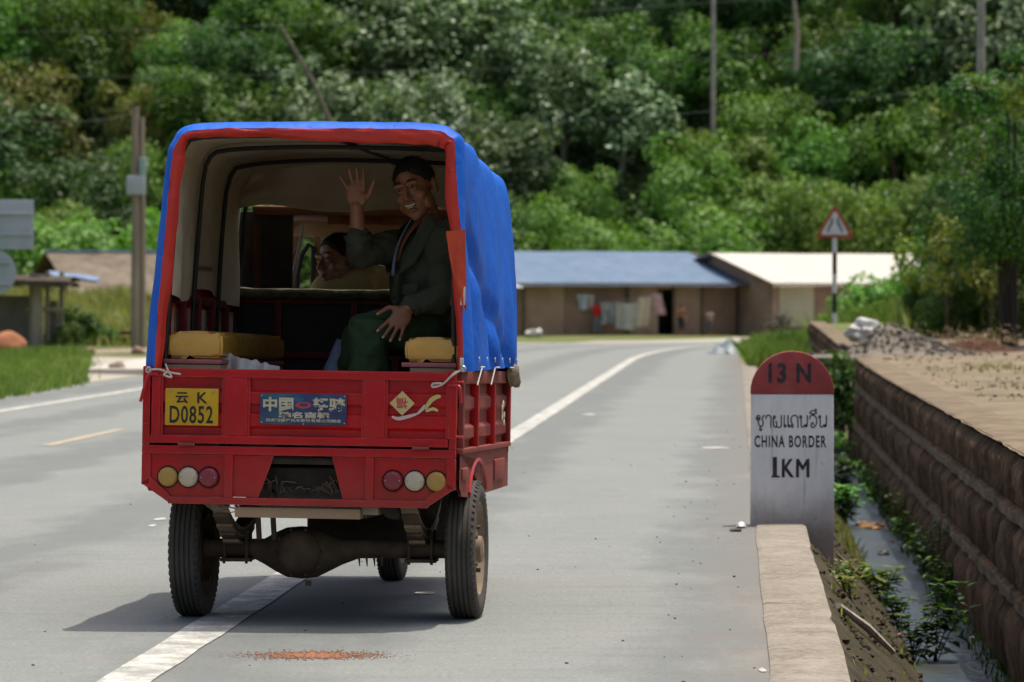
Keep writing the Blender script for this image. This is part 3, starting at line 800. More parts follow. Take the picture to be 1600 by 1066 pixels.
def tri(h0, top, half, y, th, mat, nm, par):
    r = .05; pts = []
    for cx_, cz, a0 in ((-half + r, h0 + r * .6, 150), (half - r, h0 + r * .6, 270), (0, top - r * 1.2, 30)):
        for k in range(6): q = R(a0 + k * 24); pts.append((cx_ + r * .6 * math.cos(q), y, cz + r * .6 * math.sin(q)))
    return MB().prism(pts, (0, th, 0)).build(nm, mat, par)
tri(zc, zt, hw, -.05, .012, M_signred, 'border', sign)
face = tri(zc + .06, zt - .105, hw - .10, -.057, .008, M_signwhite, 'face', sign)
for sgn in (-1, 1):
    mb = MB(); zm = zc + .115; P = [(.155, 0), (.125, .07), (.055, .16), (.045, .27), (.085, .27), (.10, .17), (.165, .085), (.195, 0)]
    mb.prism([(sgn * x * .80, -.061, zm + z * 1.0) for x, z in (P if sgn > 0 else P[::-1])], (0, .004, 0)); mb.build('symbol', M_black, sign)
# signs seen from behind at the left edge
q = W(-13, 620, 52); q.z = gz(q.x, q.y)
rs = empty('road_sign', q, 0, 'grey back of a rectangular and a round sign at the left edge', 'sign')
def zat(py, D=52): return CAMZ + (460 - py) / FPX * D - q.z
def xat(px, D=52): return (px - CX) / FPX * D - q.x
MB().tube([(0, .05, -.3), (0, .05, zat(300))], .04, 10).build('post', M_steel, rs)
MB().bbox(xat(-80), xat(53), 0, .012, zat(390), zat(312), .005).build('board', M_board, rs)
for py in (334, 366): MB().bbox(xat(-78), xat(51), -.03, -.004, zat(py + 2), zat(py - 2), .006).build('rail', M_board, rs)
mb = MB(); c = Vector((xat(-10), 0, zat(426))); rad = 35.5 / FPX * 52
mb.prism([c + Vector((rad * math.cos(R(i * 9)), 0, rad * math.sin(R(i * 9)))) for i in range(40)], (0, .012, 0)); mb.build('disc', M_board, rs)
for py in (410, 444): MB().bbox(c.x - .22, c.x + .22, -.03, -.004, zat(py + 2), zat(py - 2), .006).build('rail', M_board, rs)

# ------------------------------------------------------------------ the huts and bank on the left
M_thatch = mottled('old grey tile roof', (.19, .155, .115), (.12, .095, .07), 2, 1., .6, .03, 12, c3=(.23, .19, .145), s3=.8)
M_adobe = mottled('grey plank wall', (.22, .20, .18), (.16, .145, .125), 2, 1., .3, .01, 14)
M_bluetarp0 = mottled('faded blue sheet', (.13, .20, .34), (.20, .27, .38), 3, .6)
hp = W(60, 552, 95); hp.z = gz(hp.x, hp.y)
hut = empty('roadside_hut', hp, 0, 'open wooden hut with a sagging dark roof at the left edge', 'hut')
def hx(px, D=95): return (px - CX) / FPX * D - hp.x
def hz(py, D=95): return CAMZ + (460 - py) / FPX * D - hp.z
MB().tube([(hx(58), 0, -.1), (hx(57), 0, hz(455)), (hx(58), 0, hz(428))], [.16, .15, .15], 12).build('post', M_barkpale, hut)
for px, y0 in ((46, .25), (71, .3), (88, 1.0)): MB().tube([(hx(px), y0, -.1), (hx(px) + .02, y0, hz(424))], .06, 8).build('post', M_wood, hut)
MB().tube([(hx(40), .1, hz(484)), (hx(95), .35, hz(484))], .05, 8).build('rail', M_wood, hut)
MB().bbox(hx(-90), hx(46), .9, 1.0, -.1, hz(462), .01).build('wall', M_adobe, hut)
MB().bbox(hx(72), hx(86), .6, .7, -.1, hz(470), .01).build('wall', M_adobe, hut)
mb = MB()
def hroof(u, v):
    x = hx(-100) + (hx(112) - hx(-100)) * u; y = -.55 + 2.6 * v
    z = hz(440) + .12 * math.sin(v * 3.1) + .10 * (1 - u) + .03 * nz(u * 9, v * 6)
    return (x, y, z)
mb.grid(hroof, 40, 12); k = len(mb.v); mb.grid(lambda u, v: Vector(hroof(u, v)) - Vector((0, 0, .14 + .05 * nz(u * 20, v * 9))), 40, 12)
mb.grid(lambda u, v: Vector(hroof(u, 0)) - Vector((0, 0, (.14 + .06 * nz(u * 20, 0)) * v)), 40, 3)
mb.build('roof', mottled('dark old thatch', (.11, .085, .06), (.05, .04, .03), 5, 1., .8, .03, 20), hut, 60)
mb = MB(); mb.grid(lambda u, v: (hx(52) + (hx(138) - hx(52)) * u, 2.2 - .3 * u + 1.0 * v, hz(428) - .16 * u + .10 * v + .03 * nz(u * 5, v * 4)), 18, 8)
mb.grid(lambda u, v: (hx(52) + (hx(138) - hx(52)) * u, 2.2 - .3 * u + 1.0 * v, hz(428) - .18 * u + .08 * v - .03 + .03 * nz(u * 5, v * 4)), 18, 8)
mb.build('blue_sheet', M_bluetarp0, hut, 60)

hp2 = W(188, 470, 138); hp2.z = gz(hp2.x, hp2.y)
th2 = empty('tiled_house', hp2, R(22), 'old house with a pitched grey brown tile roof behind the grass bank', 'house')
def X2(px): return (px - 150) / FPX * 138
zr, ze = CAMZ + (460 - 393) / FPX * 138 - hp2.z, CAMZ + (460 - 452) / FPX * 138 - hp2.z
mb = MB(); mb.box(X2(95), X2(330), .7, 6.2, -.6, ze); mb.prism([(X2(95), .5, ze), (X2(95), 6.4, ze), (X2(95), 3.4, zr - .1)], (.15, 0, 0)); mb.build('wall', M_plankd, th2)
for side in (0, 1):
    mb = MB(); mb.grid(lambda u, v: (X2(70) + (X2(340) - X2(70)) * u, (-.1 + 3.5 * v) if side == 0 else 6.9 - 3.5 * v, ze - .22 + (zr - ze + .22) * v + .02 * math.sin(v * 60) + .03 * nz(u * 12, v * 5, side)), 70, 26)
    mb.build('roof', M_thatch, th2, 60, fix=False)
MB().bbox(X2(70), X2(340), 3.28, 3.52, zr - .01, zr + .07, .02).build('ridge_sheet', M_bluetarp0, th2)

M_pad = mottled('pale concrete slab', (.52, .48, .42), (.44, .40, .35), 1.2, .95)
a0 = W(128, 584, 63); b0 = W(330, 584, 63)
mb = MB(); mb.bbox(a0.x, b0.x, a0.y, a0.y + 16, -.05, .07, .02); pad = solo(mb, 'concrete_slab', M_pad, 'pale concrete slab beside the road left of the tricycle', 'slab')
p0, p1 = W(82, 556, 84), W(330, 551, 86)
mb = MB().tube([p0, (p0 + p1) / 2 + Vector((0, 0, .02)), p1], [.09, .09, .085], 8); solo(mb, 'timber_beam', mottled('pale sawn timber', (.42, .34, .25), (.32, .26, .19), 3, .9), 'long pale timber beam lying low behind the slab', 'beam')
for px in (140, 215):
    p = W(px, 566, 84); mb = MB().ball((p.x, p.y, .03), (.15, .12, .11), 10, 7, jit=.4, seed=px); solo(mb, 'support_stone', M_plankd, 'dark stone holding up the timber beam' + (' at its left end' if px == 140 else ' near the utility pole'), 'stone', smooth_ang=60)
p = W(186, 583, 64)
mb = MB().ball((p.x, p.y - .3, .06), (.16, .12, .10), 10, 7, jit=.5, seed=8); solo(mb, 'stone', M_wood, 'small dark stone lying at the edge of the slab', 'stone', smooth_ang=60)
p = W(10, 552, 82); zg = gz(p.x, p.y)
mb = MB().ball((p.x, p.y, zg + .15), (.42, .4, .36), 24, 16, jit=.12, seed=2); solo(mb, 'earth_heap', mottled('red brown earth', (.40, .17, .085), (.30, .125, .065), 4, 1., .4, .02), 'rounded red brown heap behind the roadside grass at left', 'heap', smooth_ang=180)
mb = MB(); p = W(190, 526, 100); zg = gz(p.x, p.y)
for k in range(9):
    mb.bbox(p.x + U(-.5, .35), p.x + U(.4, .7), p.y + U(-.3, .3), p.y + .5, zg + .06 * k, zg + .06 * k + .055, .01)
solo(mb, 'board_stack', mottled('red brown boards', (.25, .13, .09), (.16, .09, .06), 4, .95), 'untidy stack of red brown boards beside the utility pole', 'stack')

# grass: blades joined into masses
def grass_mass(name, label, pts, mat, hgt, n, wid=.016):
    rs = np.random.RandomState(len(name) + n); V = []; Fq = []
    for i in range(n):
        x, y, z, k = pts(rs); h = hgt * k * rs.uniform(.5, 1.25); a = rs.uniform(0, 6.28); w = wid * rs.uniform(.7, 1.5)
        lx, ly = rs.normal(scale=.3 * h), rs.normal(scale=.3 * h); o = len(V)
        V += [(x - w * math.cos(a), y - w * math.sin(a), z - .03), (x + w * math.cos(a), y + w * math.sin(a), z - .03),
              (x + lx * .45 + w * .7 * math.cos(a), y + ly * .45 + w * .7 * math.sin(a), z + h * .6), (x + lx, y + ly, z + h)]
        Fq.append((o, o + 1, o + 2, o + 3))
    me = bpy.data.meshes.new(name); me.from_pydata(V, [], Fq); me.materials.append(mat); me.update()
    return tag(link(name, me), label, 'grass', kind='stuff')
def left_verge(rs):
    while True:
        s = rs.uniform(38, 84); l = rs.uniform(-14.5, -8.75)
        p = RP(l, s); px = CX + p.x / p.y * FPX
        if l < -9.0 + .35 * nz(s * .8, 4) and (px < 118 + 55 * nz(s * 1.1, 2) + rs.normal() * 12): return p.x, p.y, gz(p.x, p.y), 1
grass_mass('grass', 'bright roadside grass at the left edge of the road', left_verge, L_grass, .22, 34000, .010)
def bank(rs):
    x = rs.uniform(-25, -8); y = rs.uniform(97, 150); return x, y, gz(x, y), 1
grass_mass('grass', 'yellow green grass on the bank before the tiled house', bank, L_grassdry, .35, 22000, .03)
def right_tuft(rs):
    s = rs.uniform(68, 96); l = rs.uniform(.25, 3.2) if s > 77 else rs.uniform(.25, 1.2); p = RP(l, s); return p.x, p.y, max(gz(p.x, p.y), -.1), 1
grass_mass('grass', 'tall bright grass at the far end of the drain behind the kilometre stone', right_tuft, L_grass, .42, 14000, .012)
def mound(rs):
    s = rs.uniform(64, 128); l = rs.uniform(3, 24); p = RP(l, s); return p.x, p.y, gz(p.x, p.y), 1
grass_mass('grass', 'green grass on the mound before the cream roofed house', mound, L_grass, .5, 34000, .03)
def wall_foot(rs):
    s = 8 + 40 * rs.uniform(0, 1) ** 1.3; l = rs.uniform(1.30, 1.46); p = RP(l, s); return p.x, p.y, -.72, rs.uniform(.3, 1) * (1 + max(0, nz(s * .5, 3)) * 1.5)
grass_mass('weeds', 'low weeds and moss along the foot of the stone wall', wall_foot, L_near, .09, 2600, .009)
def bank_slope(rs):
    s = 8 + 60 * rs.uniform(0, 1); l = rs.uniform(.45, 1.04); p = RP(l, s); k = max(0, nz(s * .6, l * 2) + .05) * 1.6; return p.x, p.y, ground_z(l, s), k
grass_mass('weeds', 'sparse dry weeds on the earth bank of the drain', bank_slope, L_grassdry, .12, 3000, .008)

# ------------------------------------------------------------------ shrubs on the left bank and the mound
for px, py, D, sc, key in ((118, 520, 98, .8, 'shrub'), (105, 540, 95, .6, 'shrub'), (160, 535, 99, .5, 'shrub'), (135, 500, 101, .6, 'shrub'), (40, 395, 150, 1.6, 'bush'), (110, 395, 158, 1.7, 'bush'), (180, 380, 160, 1.8, 'bush')):
    p = W(px, py, D); p.z = gz(p.x, p.y) - .1
    plant(key, p, sc, 'leafy green shrub on the bank behind the hut' if D < 120 else 'light green bush above the tiled roof', 'shrub', 'shrubs on the left bank' if D < 120 else 'bushes above the tiled roof', 'shrub')
for i in range(46):
    s = U(78, 128); l = U(4.5, 24); p = RP(l, s); p.z = gz(p.x, p.y) - .1
    px = CX + p.x / p.y * FPX
    if px < 1285: continue
    key = 'bush' if U(0, 1) < .6 else 'shrub'
    yc = 470 - .45 * (px - 1300) if px < 1400 else 425 - .55 * (px - 1400)
    lim = (CAMZ + (460 - max(yc, 250)) / FPX * p.y - p.z) / (2.0 if key == 'bush' else 1.6)
    if lim < .15: continue
    plant(key, p, min(lim, U(.6, 1.15) * (1.0 if key == 'bush' else 1.3)), 'low green shrub on the mound right of the warning sign', 'shrub', 'shrubs on the right mound', 'shrub')
for px, D, sc, lab in ((1452, 64, .22, 'low dense shrub just right of the rubble heap'), (1488, 60, .32, 'dense dark green shrub left of the slender tree'), (1540, 64, .58, 'tall dark green shrub behind the slender tree, reaching its crown'),
        (1578, 66, .75, 'dense shrub directly behind the dark stems'), (1625, 60, .75, 'dense shrub at the right edge beside the stems'), (1428, 72, .18, 'small dense shrub behind the white cement lump'),
        (1660, 64, 1.0, 'large dense shrub running out of the right edge'), (1565, 76, .8, 'tall dense shrub below the thick concrete pole'), (1620, 80, 1.05, 'tall dense shrub behind all others at the right'), (1482, 82, .42, 'rounded dense shrub above the dry brush')):
    p = W(px, 540, D); p.z = gz(p.x, p.y) - .1
    plant('dense', p, sc, lab, 'shrub', 'dense shrubs behind the rubble', 'shrub', sz=1.2)
for px, D, sc in ((1480, 59, .6), (1425, 64, .5), (1548, 58, .55)):
    p = W(px, 540, D); p.z = gz(p.x, p.y) + .3
    plant('lime', p, sc, {1480: 'tall yellow green shoots left of the slender roadside tree', 1425: 'yellow green shoots behind the rubble heap', 1548: 'small yellow green sapling by the slender tree'}[px], 'shrub', None, 'shrub', sz=1.6)

for px, D, yt, lab in ((1322, 92, 462, 'lowest light bush right of the warning sign post'), (1352, 95, 440, 'light green bush covering the end of the cream roof'), (1385, 93, 425, 'light bush at the top of the mound right of the cream roof'),
        (1415, 97, 412, 'tall light bush on the mound crest above the rubble'), (1450, 92, 405, 'light bush between the mound crest and the dark shrubs'), (1368, 84, 470, 'light bush low on the mound behind the white lump'), (1408, 82, 458, 'light bush low on the mound above the gravel'), (1338, 82, 486, 'small light bush at the foot of the mound by the sign')):
    p = W(px, 500, D); p.z = gz(p.x, p.y) - .1; sc = max(.25, (CAMZ + (460 - yt) / FPX * D - p.z) / 1.75)
    plant('bush', p, sc, lab, 'bush', 'light bushes on the mound', 'bush', sz=1.0)
for l, s_, sc, lab in ((1.42, 48.6, .62, 'leafy bush growing in the gap between the two walls'), (1.40, 50.8, .60, 'bush in the drain just before the far wall'), (1.2, 54, .35, 'small bush in the drain below the far wall')):
    p = RP(l, s_, -.55); plant('shrub', p, sc, lab, 'bush', None, 'bush', sz=1.25)

# slender tree with several stems on the right
tb = W(1578, 552, 53); tb.z = gz(tb.x, tb.y)
tr = empty('slender_tree', tb, 0, 'slender dark stemmed tree with a dense crown at the right edge', 'tree')
for k, (dx, top, r) in enumerate(((-.09, (-.16, .1, 2.9), .035), (-.02, (.0, .2, 3.2), .03), (.05, (.06, -.1, 3.1), .04), (.10, (.35, .1, 2.6), .025))):
    MB().tube([(dx, .03 * k, -.1), (dx * 1.1 - .03, .05, 1.0), (dx * .9, .0, 1.9), top], [r * 1.2, r, r * .85, r * .4], 8).build('trunk', plain('dark wet bark', (.035, .028, .022), .8), tr)
g = LeafGeo(41); rr = random.Random(4)
lob = [(rr.uniform(-.72, 1.3), rr.uniform(-.9, .9), rr.uniform(1.35, 4.0), rr.uniform(.32, .62), rr.uniform(.32, .62), rr.uniform(.26, .46)) for i in range(30)]
g.lobes(lob, 16000, .085, .5, .5, .3, .35, 9)
link('crown', g.mesh('crown', L_near), tr)
g = LeafGeo(43); lob = [(rr.uniform(-1.0, .2), rr.uniform(-.8, -.3), rr.uniform(2.6, 3.9), .3, .3, .25) for i in range(6)]
g.lobes(lob, 500, .085, .8, .5, .3, .35, 6); tag(link('crown_shoots', g.mesh('crown_shoots', L_lime), tr), kind='stuff')

# rubble on the plateau
M_rub = mottled('grey rubble', (.21, .185, .15), (.11, .095, .075), 8, 1., .5, .01, 40)
M_rubw = mottled('white cement rubble', (.56, .55, .52), (.40, .39, .36), 4, .95, .5, .01, 30)
hc = W(1425, 548, 50); hc.z = zplat(49)
def heap_h(x, y): return max(0, .25 * math.exp(-((x + .05) / .50) ** 2 - (y / .8) ** 2) + .17 * math.exp(-((x + .45) / .3) ** 2 - ((y + .2) / .7) ** 2)) * (1 + .35 * fbm(x * 3, y * 3, 1))
mb = MB(); mb.grid(lambda u, v: (hc.x + (u - .5) * 3.0, hc.y + (v - .5) * 3.0, hc.z - .03 + heap_h((u - .5) * 3, (v - .5) * 3)), 60, 60)
heap = mb.build('rubble_heap', M_rub, None, 60, fix=False); tag(heap, 'heap of grey gravel and rubble on top of the retaining wall', 'rubble', kind='stuff')
mb = MB()
for i in range(520):
    x, y = rnd.gauss(-.1, .40), rnd.gauss(-.1, .5); r = U(.012, .036)
    mb.ball((hc.x + x, hc.y + y, hc.z + heap_h(x, y) + r * .2), (r, r * U(.7, 1), r * U(.6, .9)), 6, 4, jit=.6, seed=i)
st = mb.build('gravel', M_rub, heap, 30); tag(st, kind='stuff')
mb = MB()
for i in range(700):
    s = U(14, 50); l = 1.9 + abs(rnd.gauss(0, 1.3)) + .6 * (s < 30); p = RP(l, s); r = U(.004, .018) * (2.0 if U(0, 1) < .06 else 1)
    mb.ball((p.x, p.y, gz(p.x, p.y) + r * .3), (r, r, r * .7), 6, 4, jit=.6, seed=i)
st = mb.build('pebbles', M_plateau, None, 30); tag(st, 'scattered clods and pebbles on the trodden earth above the wall', 'pebbles', kind='stuff')
p = W(1350, 522, 52); p.z = zplat(52) + .12
mb = MB()
mb.ball((p.x, p.y, p.z + .12), (.21, .19, .13), 26, 18, jit=.8, seed=21)
solo(mb, 'cement_lump', M_rubw, 'large white broken cement lump on the rubble heap', 'lump', smooth_ang=35)
p = W(1380, 520, 52); p.z = zplat(52) + .17
solo(MB().ball((p.x, p.y, p.z + .06), (.10, .10, .08), 14, 9, jit=.4, seed=4), 'cement_lump', M_rubw, 'small rounded white lump beside the large cement lump', 'lump', smooth_ang=60)
p = W(1318, 528, 52); p.z = zplat(52) + .05
solo(MB().bbox(-.05, .05, -.2, .2, -.02, .02, .008, Matrix.Translation(p) @ Matrix.Rotation(R(35), 4, 'Y')), 'broken_slab', M_rub, 'flat piece of broken slab leaning on the cement lump', 'slab')
p = W(1525, 545, 51); p.z = zplat(51)
mb = MB(); mb.grid(lambda u, v: (p.x + (u - .5) * 1.5, p.y + (v - .5) * 1.0, p.z - .03 + max(0, .17 * math.exp(-((u - .5) * 3) ** 2 - ((v - .5) * 3.2) ** 2) * (1 + .6 * fbm(u * 8, v * 8, 2)))), 36, 30)
solo(mb, 'earth_heap', mottled('dark red earth', (.13, .06, .035), (.06, .032, .02), 6, 1., .6, .02), 'low heap of dark red earth at the foot of the slender tree', 'heap', smooth_ang=60, fix=False)
g = LeafGeo(9); N = 420; ps = np.stack([g.r.normal(p.x, .45, N), g.r.normal(p.y, .3, N), p.z + .12 + abs(g.r.normal(0, .09, N))], 1); nn = g.r.normal(size=(N, 3)); nn /= np.linalg.norm(nn, axis=1, keepdims=True)
g.leaves(ps, nn, .11, .10); o = link('dry_brush', g.mesh('dry_brush', leafmat('dry straw', (.16, .10, .05), (.27, .19, .10), (.38, .29, .17), .15))); tag(o, 'dry cut brush heaped on the dark red earth', 'brush', kind='stuff')
def plat_grass(rs):
    while True:
        s = rs.uniform(14, 48); l = 2.0 + rs.uniform(0, 1) ** .6 * 4; k = nz(s * .45, l * .9, 3)
        if k > .08: p = RP(l, s); return p.x, p.y, gz(p.x, p.y), .4 + k
grass_mass('dry_grass', 'patches of short dry grass on the trodden earth above the wall', plat_grass, L_grassdry, .10, 5000, .006)
M_clod = mottled('red brown clod', (.25, .12, .07), (.17, .09, .055), 8, 1.)
for i, (l, s, r) in enumerate(((2.15, 23.0, .07), (2.5, 24.5, .10), (2.25, 26.5, .06), (2.0, 20.2, .06), (2.7, 28, .09))):
    p = RP(l, s); solo(MB().ball((p.x, p.y, gz(p.x, p.y) + r * .3), (r * 1.5, r * 1.6, r * .7), 14, 9, jit=.7, seed=i + 40), 'clod', M_clod if i != 2 else M_rubw, ['lump of red earth at the wall edge near the right side', 'largest brown clod on the earth above the wall', 'pale stone among the clods above the wall', 'nearest clod on top of the retaining wall', 'farthest big clod above the wall'][i], 'clod', 'clods above the wall', 60)
# ------------------------------------------------------------------ kilometre stone
M_stone = None
t = NT('weathered white stone paint'); v = t.coord('Object')
f = t.noise(t.coord('Object', (1, 1, .35)), 9, 7, .65); g2 = t.noise(v, 3, 5, .6)
c = t.mix(t.ramp(f, [(.4, 0.), (.75, .8)]), (.70, .69, .67), (.54, .525, .51))
c = t.mix(t.ramp(g2, [(.5, 0.), (.8, .5)]), c, (.50, .47, .44))
sp = t.n('SeparateXYZ'); t.l(v, sp.inputs[0])
mud = t.n('MapRange'); mud.inputs[1].default_value = .20; mud.inputs[2].default_value = -.05   # splashed mud reaching up from the foot
t.l(t.math('ADD', sp.outputs['Z'], t.math('MULTIPLY', t.math('SUBTRACT', t.noise(v, 6, 5, .65), .5), .28)), mud.inputs[0])
c = t.mix(t.math('MULTIPLY', mud.outputs[0], .85), c, (.27, .20, .145))
fl_ = t.noise(t.coord('Object', (1, 1, .6)), 13, 6, .75); c = t.mix(t.ramp(fl_, [(.60, 0.), (.66, .7)]), c, (.34, .315, .285))
dr = t.noise(t.coord('Object', (1, 1, .06)), 24, 4, .7); c = t.mix(t.ramp(dr, [(.58, 0.), (.74, .5)]), c, (.26, .235, .215))
t.bump(t.noise(v, 26, 6, .6), .3, .004); M_stone = t.set(t.mix(t.ramp(t.noise(v, 55, 4, .7), [(.68, 0.), (.76, .6)]), c, (.20, .18, .165)), .85, .25)
M_stonered = mottled('faded red stone paint', (.33, .055, .05), (.26, .05, .048), 7, .75, .3, .003, 30, c3=(.36, .12, .105), s3=5)
M_stoneblk = mottled('black sign painting', (.018, .017, .02), (.05, .047, .05), 18, .7)
DK = 21.4
kp = W(1238, 820, DK); kp.z = 0
ks = empty('kilometre_stone', kp, R(-3), 'white kilometre stone with a red rounded top reading China border', 'milestone')
HWK, TK = .228, .11
def arch(z0, z1, hw, y0, n=20):
    """outline from z0 up the sides, closed by a half circle when z1 is None"""
    pts = [(-hw * 1.02, y0, z0), (hw * 1.02, y0, z0)]
    if z1 is None:
        pts = [(-hw, y0, z0), (hw, y0, z0)] + [(hw * math.cos(math.pi * i / n), y0, .735 + hw * math.sin(math.pi * i / n)) for i in range(1, n)]
    else: pts += [(hw, y0, z1), (-hw, y0, z1)]
    return pts
def bevprism(pts, vec, b):
    bm = bmesh.new(); vs = [bm.verts.new(p) for p in pts]; f = bm.faces.new(vs)
    r = bmesh.ops.extrude_face_region(bm, geom=[f]); bmesh.ops.translate(bm, vec=vec, verts=[e for e in r['geom'] if isinstance(e, bmesh.types.BMVert)])
    bmesh.ops.recalc_face_normals(bm, faces=bm.faces)
    es = [e for e in bm.edges if abs(e.calc_face_angle(0)) > R(40)]
    bmesh.ops.bevel(bm, geom=es, offset=b, segments=2, profile=.6, affect='EDGES'); bm.verts.index_update()
    mb = MB().add([v.co for v in bm.verts], [[v.index for v in q.verts] for q in bm.faces]); bm.free(); return mb
bevprism(arch(-.5, .728, HWK, 0), (0, TK, 0), .006).build('shaft', M_stone, ks, 40)
top = bevprism(arch(.7285, None, HWK + .003, -.003), (0, TK + .006, 0), .006).build('head', M_stonered, ks, 40)
def kz(py): return CAMZ + (460 - py) / FPX * DK
def kx(px): return (px - 1238) / FPX * DK
FRONT = lambda px, py, y=-.0006: facing((kx(px), y, kz(py)))
lettering('13 N', .145, 'lettering', M_stoneblk, top, FRONT(1234, 583, -.0037), .0048, .80, 1.0, space=1.12)
shaft = [o for o in ks.children if o.name.startswith('shaft')][0]
lettering('CHINA BORDER', .088, 'lettering', M_stoneblk, shaft, FRONT(1235, 690), .0020, .545, 1.02, space=1.18)
lettering('1', .145, 'lettering', M_stoneblk, shaft, FRONT(1211, 730), .006, .9, 1.0)
MB().box(kx(1205.5), kx(1218.5), -.0013, -.0004, kz(746.5), kz(743.5)).build('lettering', M_stoneblk, shaft, None)
lettering('KM', .145, 'lettering', M_stoneblk, shaft, FRONT(1242.4, 732), 0, .74, 1.02, space=1.15)
lettering('KM', .145, 'lettering', M_stoneblk, shaft, FRONT(1244.2, 731.6, -.0010), 0, .74, 1.04, space=1.15)
# the line of Lao writing, drawn stroke by stroke
def loop(cx, cy, r, a0=0, turns=1, n=12): return [(cx + r * math.cos(a0 + 2 * math.pi * turns * i / n), cy + r * math.sin(a0 + 2 * math.pi * turns * i / n)) for i in range(n + 1)]
def curve(pts, n=6):
    out = []
    for i in range(len(pts) - 1):
        p0, p1, p2, p3 = pts[max(i - 1, 0)], pts[i], pts[i + 1], pts[min(i + 2, len(pts) - 1)]
        for k in range(n):
            t = k / n; out.append(tuple(.5 * (2 * b + (c - a) * t + (2 * a - 5 * b + 4 * c - d) * t * t + (-a + 3 * b - 3 * c + d) * t ** 3) for a, b, c, d in zip(p0, p1, p2, p3)))
    return out + [pts[-1]]
LAO = [
    (0, [curve([(.05, .72), (.18, .95), (.42, .95), (.46, .72), (.3, .55), (.32, .3), (.5, .1), (.72, .12), (.82, .4), (.72, .75), (.95, 1.02)]), loop(.26, .68, .11), curve([(.5, .1), (.46, -.2), (.6, -.26), (.66, -.1)])]),
    (1, [curve([(.12, .72), (.2, .95), (.5, 1.0), (.68, .8), (.68, .4), (.68, 0)])]),
    (1.85, [loop(.2, .85, .11), curve([(.1, .8), (.1, .35), (.2, .06), (.42, .06), (.48, .35), (.36, .5)]), curve([(.42, .06), (.7, 0), (.95, .1), (.98, .5), (.98, 1.0)])]),
    (2.95, [curve([(.2, 1.0), (.2, .5), (.2, .12), (.34, .02), (.38, .16), (.26, .2)]), curve([(.62, 1.0), (.62, .5), (.62, .12), (.76, .02), (.8, .16), (.68, .2)])]),
    (3.8, [curve([(.32, 0), (.14, .06), (.2, .24), (.34, .14), (.12, .5), (.16, .85), (.45, 1.0), (.78, .9), (.86, .55), (.86, 0)])]),
    (4.8, [loop(.16, .88, .1), curve([(.2, .78), (.22, .4), (.24, .08), (.42, .04), (.62, .2), (.72, .05), (.86, .12), (.72, .24)]), curve([(.86, .1), (.9, .5), (.9, 1.0)])]),
    (5.85, [curve([(.1, .72), (.2, .95), (.55, 1.02), (.85, .75), (.84, .3), (.55, .0), (.28, .08), (.3, .34), (.5, .38), (.5, .2)]), curve([(.1, 1.2), (.3, 1.38), (.65, 1.38), (.85, 1.18), (.45, 1.14), (.1, 1.2)]), curve([(.78, 1.28), (.82, 1.5), (.7, 1.52)])]),
    (6.9, [loop(.16, .88, .1), curve([(.2, .78), (.22, .4), (.24, .08), (.42, .04), (.62, .2), (.72, .05), (.86, .12), (.72, .24)]), curve([(.86, .1), (.9, .5), (.9, 1.0)])]),
]
mb = MB(); gw, gh, x_off = .0500, .066, kx(1181)
for x0, strokes in LAO:
    for st_ in strokes:
        P = [Vector((x_off + (x0 + x) * gw, -.0012, kz(668) + y * gh)) for x, y in st_]
        for a, b in zip(P[:-1], P[1:]):
            d = (b - a)
            if d.length < 1e-6: continue
            d.normalize(); nn = Vector((-d.z, 0, d.x)) * .0033; e = d * .0022
            mb.add([a - e + nn, b + e + nn, b + e - nn, a - e - nn], [(0, 1, 2, 3)])
mb.build('lettering', M_stoneblk, shaft, None)

# ------------------------------------------------------------------ the drain: weeds, litter
def weed(px, py, D, h, nst, leaf, mat, label, spread=.35, group=None, z=None, seed=0, lean=(0, 0), aspect=.72):
    p = W(px, py, D); lat, s = to_road(p.x, p.y); zz = ground_z(lat, s) if z is None else z
    rt = empty('weed', (p.x, p.y, max(zz, -.72)), 0, label, 'weed', group); rr = random.Random(seed + int(px))
    stem = MB(); lf = MB()
    for k in range(nst):
        a = rr.uniform(0, 6.28); r = rr.uniform(.2, 1) * spread * h; hh = h * rr.uniform(.6, 1.1)
        tip = Vector((math.cos(a) * r + lean[0] * hh, math.sin(a) * r * .7 + lean[1] * hh, hh)); mid = tip * .5 + Vector((0, 0, .08 * hh))
        base = Vector((rr.uniform(-.02, .02), rr.uniform(-.02, .02), -.02)); pts = curve([tuple(base), tuple(mid), tuple(tip)], 5)
        stem.tube(pts, [.004 - .0025 * i / (len(pts) - 1) for i in range(len(pts))], 5)
        for i in range(2, len(pts)):
            for q in range(2 if i < len(pts) - 1 else 3):
                b = Vector(pts[i]); a2 = rr.uniform(0, 6.28); d = Vector((math.cos(a2), math.sin(a2) * .8, rr.uniform(-.35, .5))).normalized()
                L = leaf * rr.uniform(.55, 1.2); pet = b + d * L * .35; w = d.cross(Vector((0, 0, 1))).normalized() * L * aspect * .5
                up = w.cross(d).normalized(); n_ = pet
                stem.tube([b, pet], .0012, 4)
                o = [pet, pet + d * L * .12 + w * .75 + up * L * .05, pet + d * L * .38 + w + up * L * .06, pet + d * L * .75 + w * .5 + up * L * .0, pet + d * L - up * L * .12,
                     pet + d * L * .75 - w * .5, pet + d * L * .38 - w + up * L * .06, pet + d * L * .12 - w * .75 + up * L * .05, pet + d * L * .4 - up * L * .03]
                lf.add(o, [(0, 1, 2, 8), (8, 2, 3, 4), (8, 4, 5, 6), (0, 8, 6, 7)])
    stem.build('stem', L_near, rt, 60); lf.build('leaves', mat, rt, 180, fix=False)
    return rt
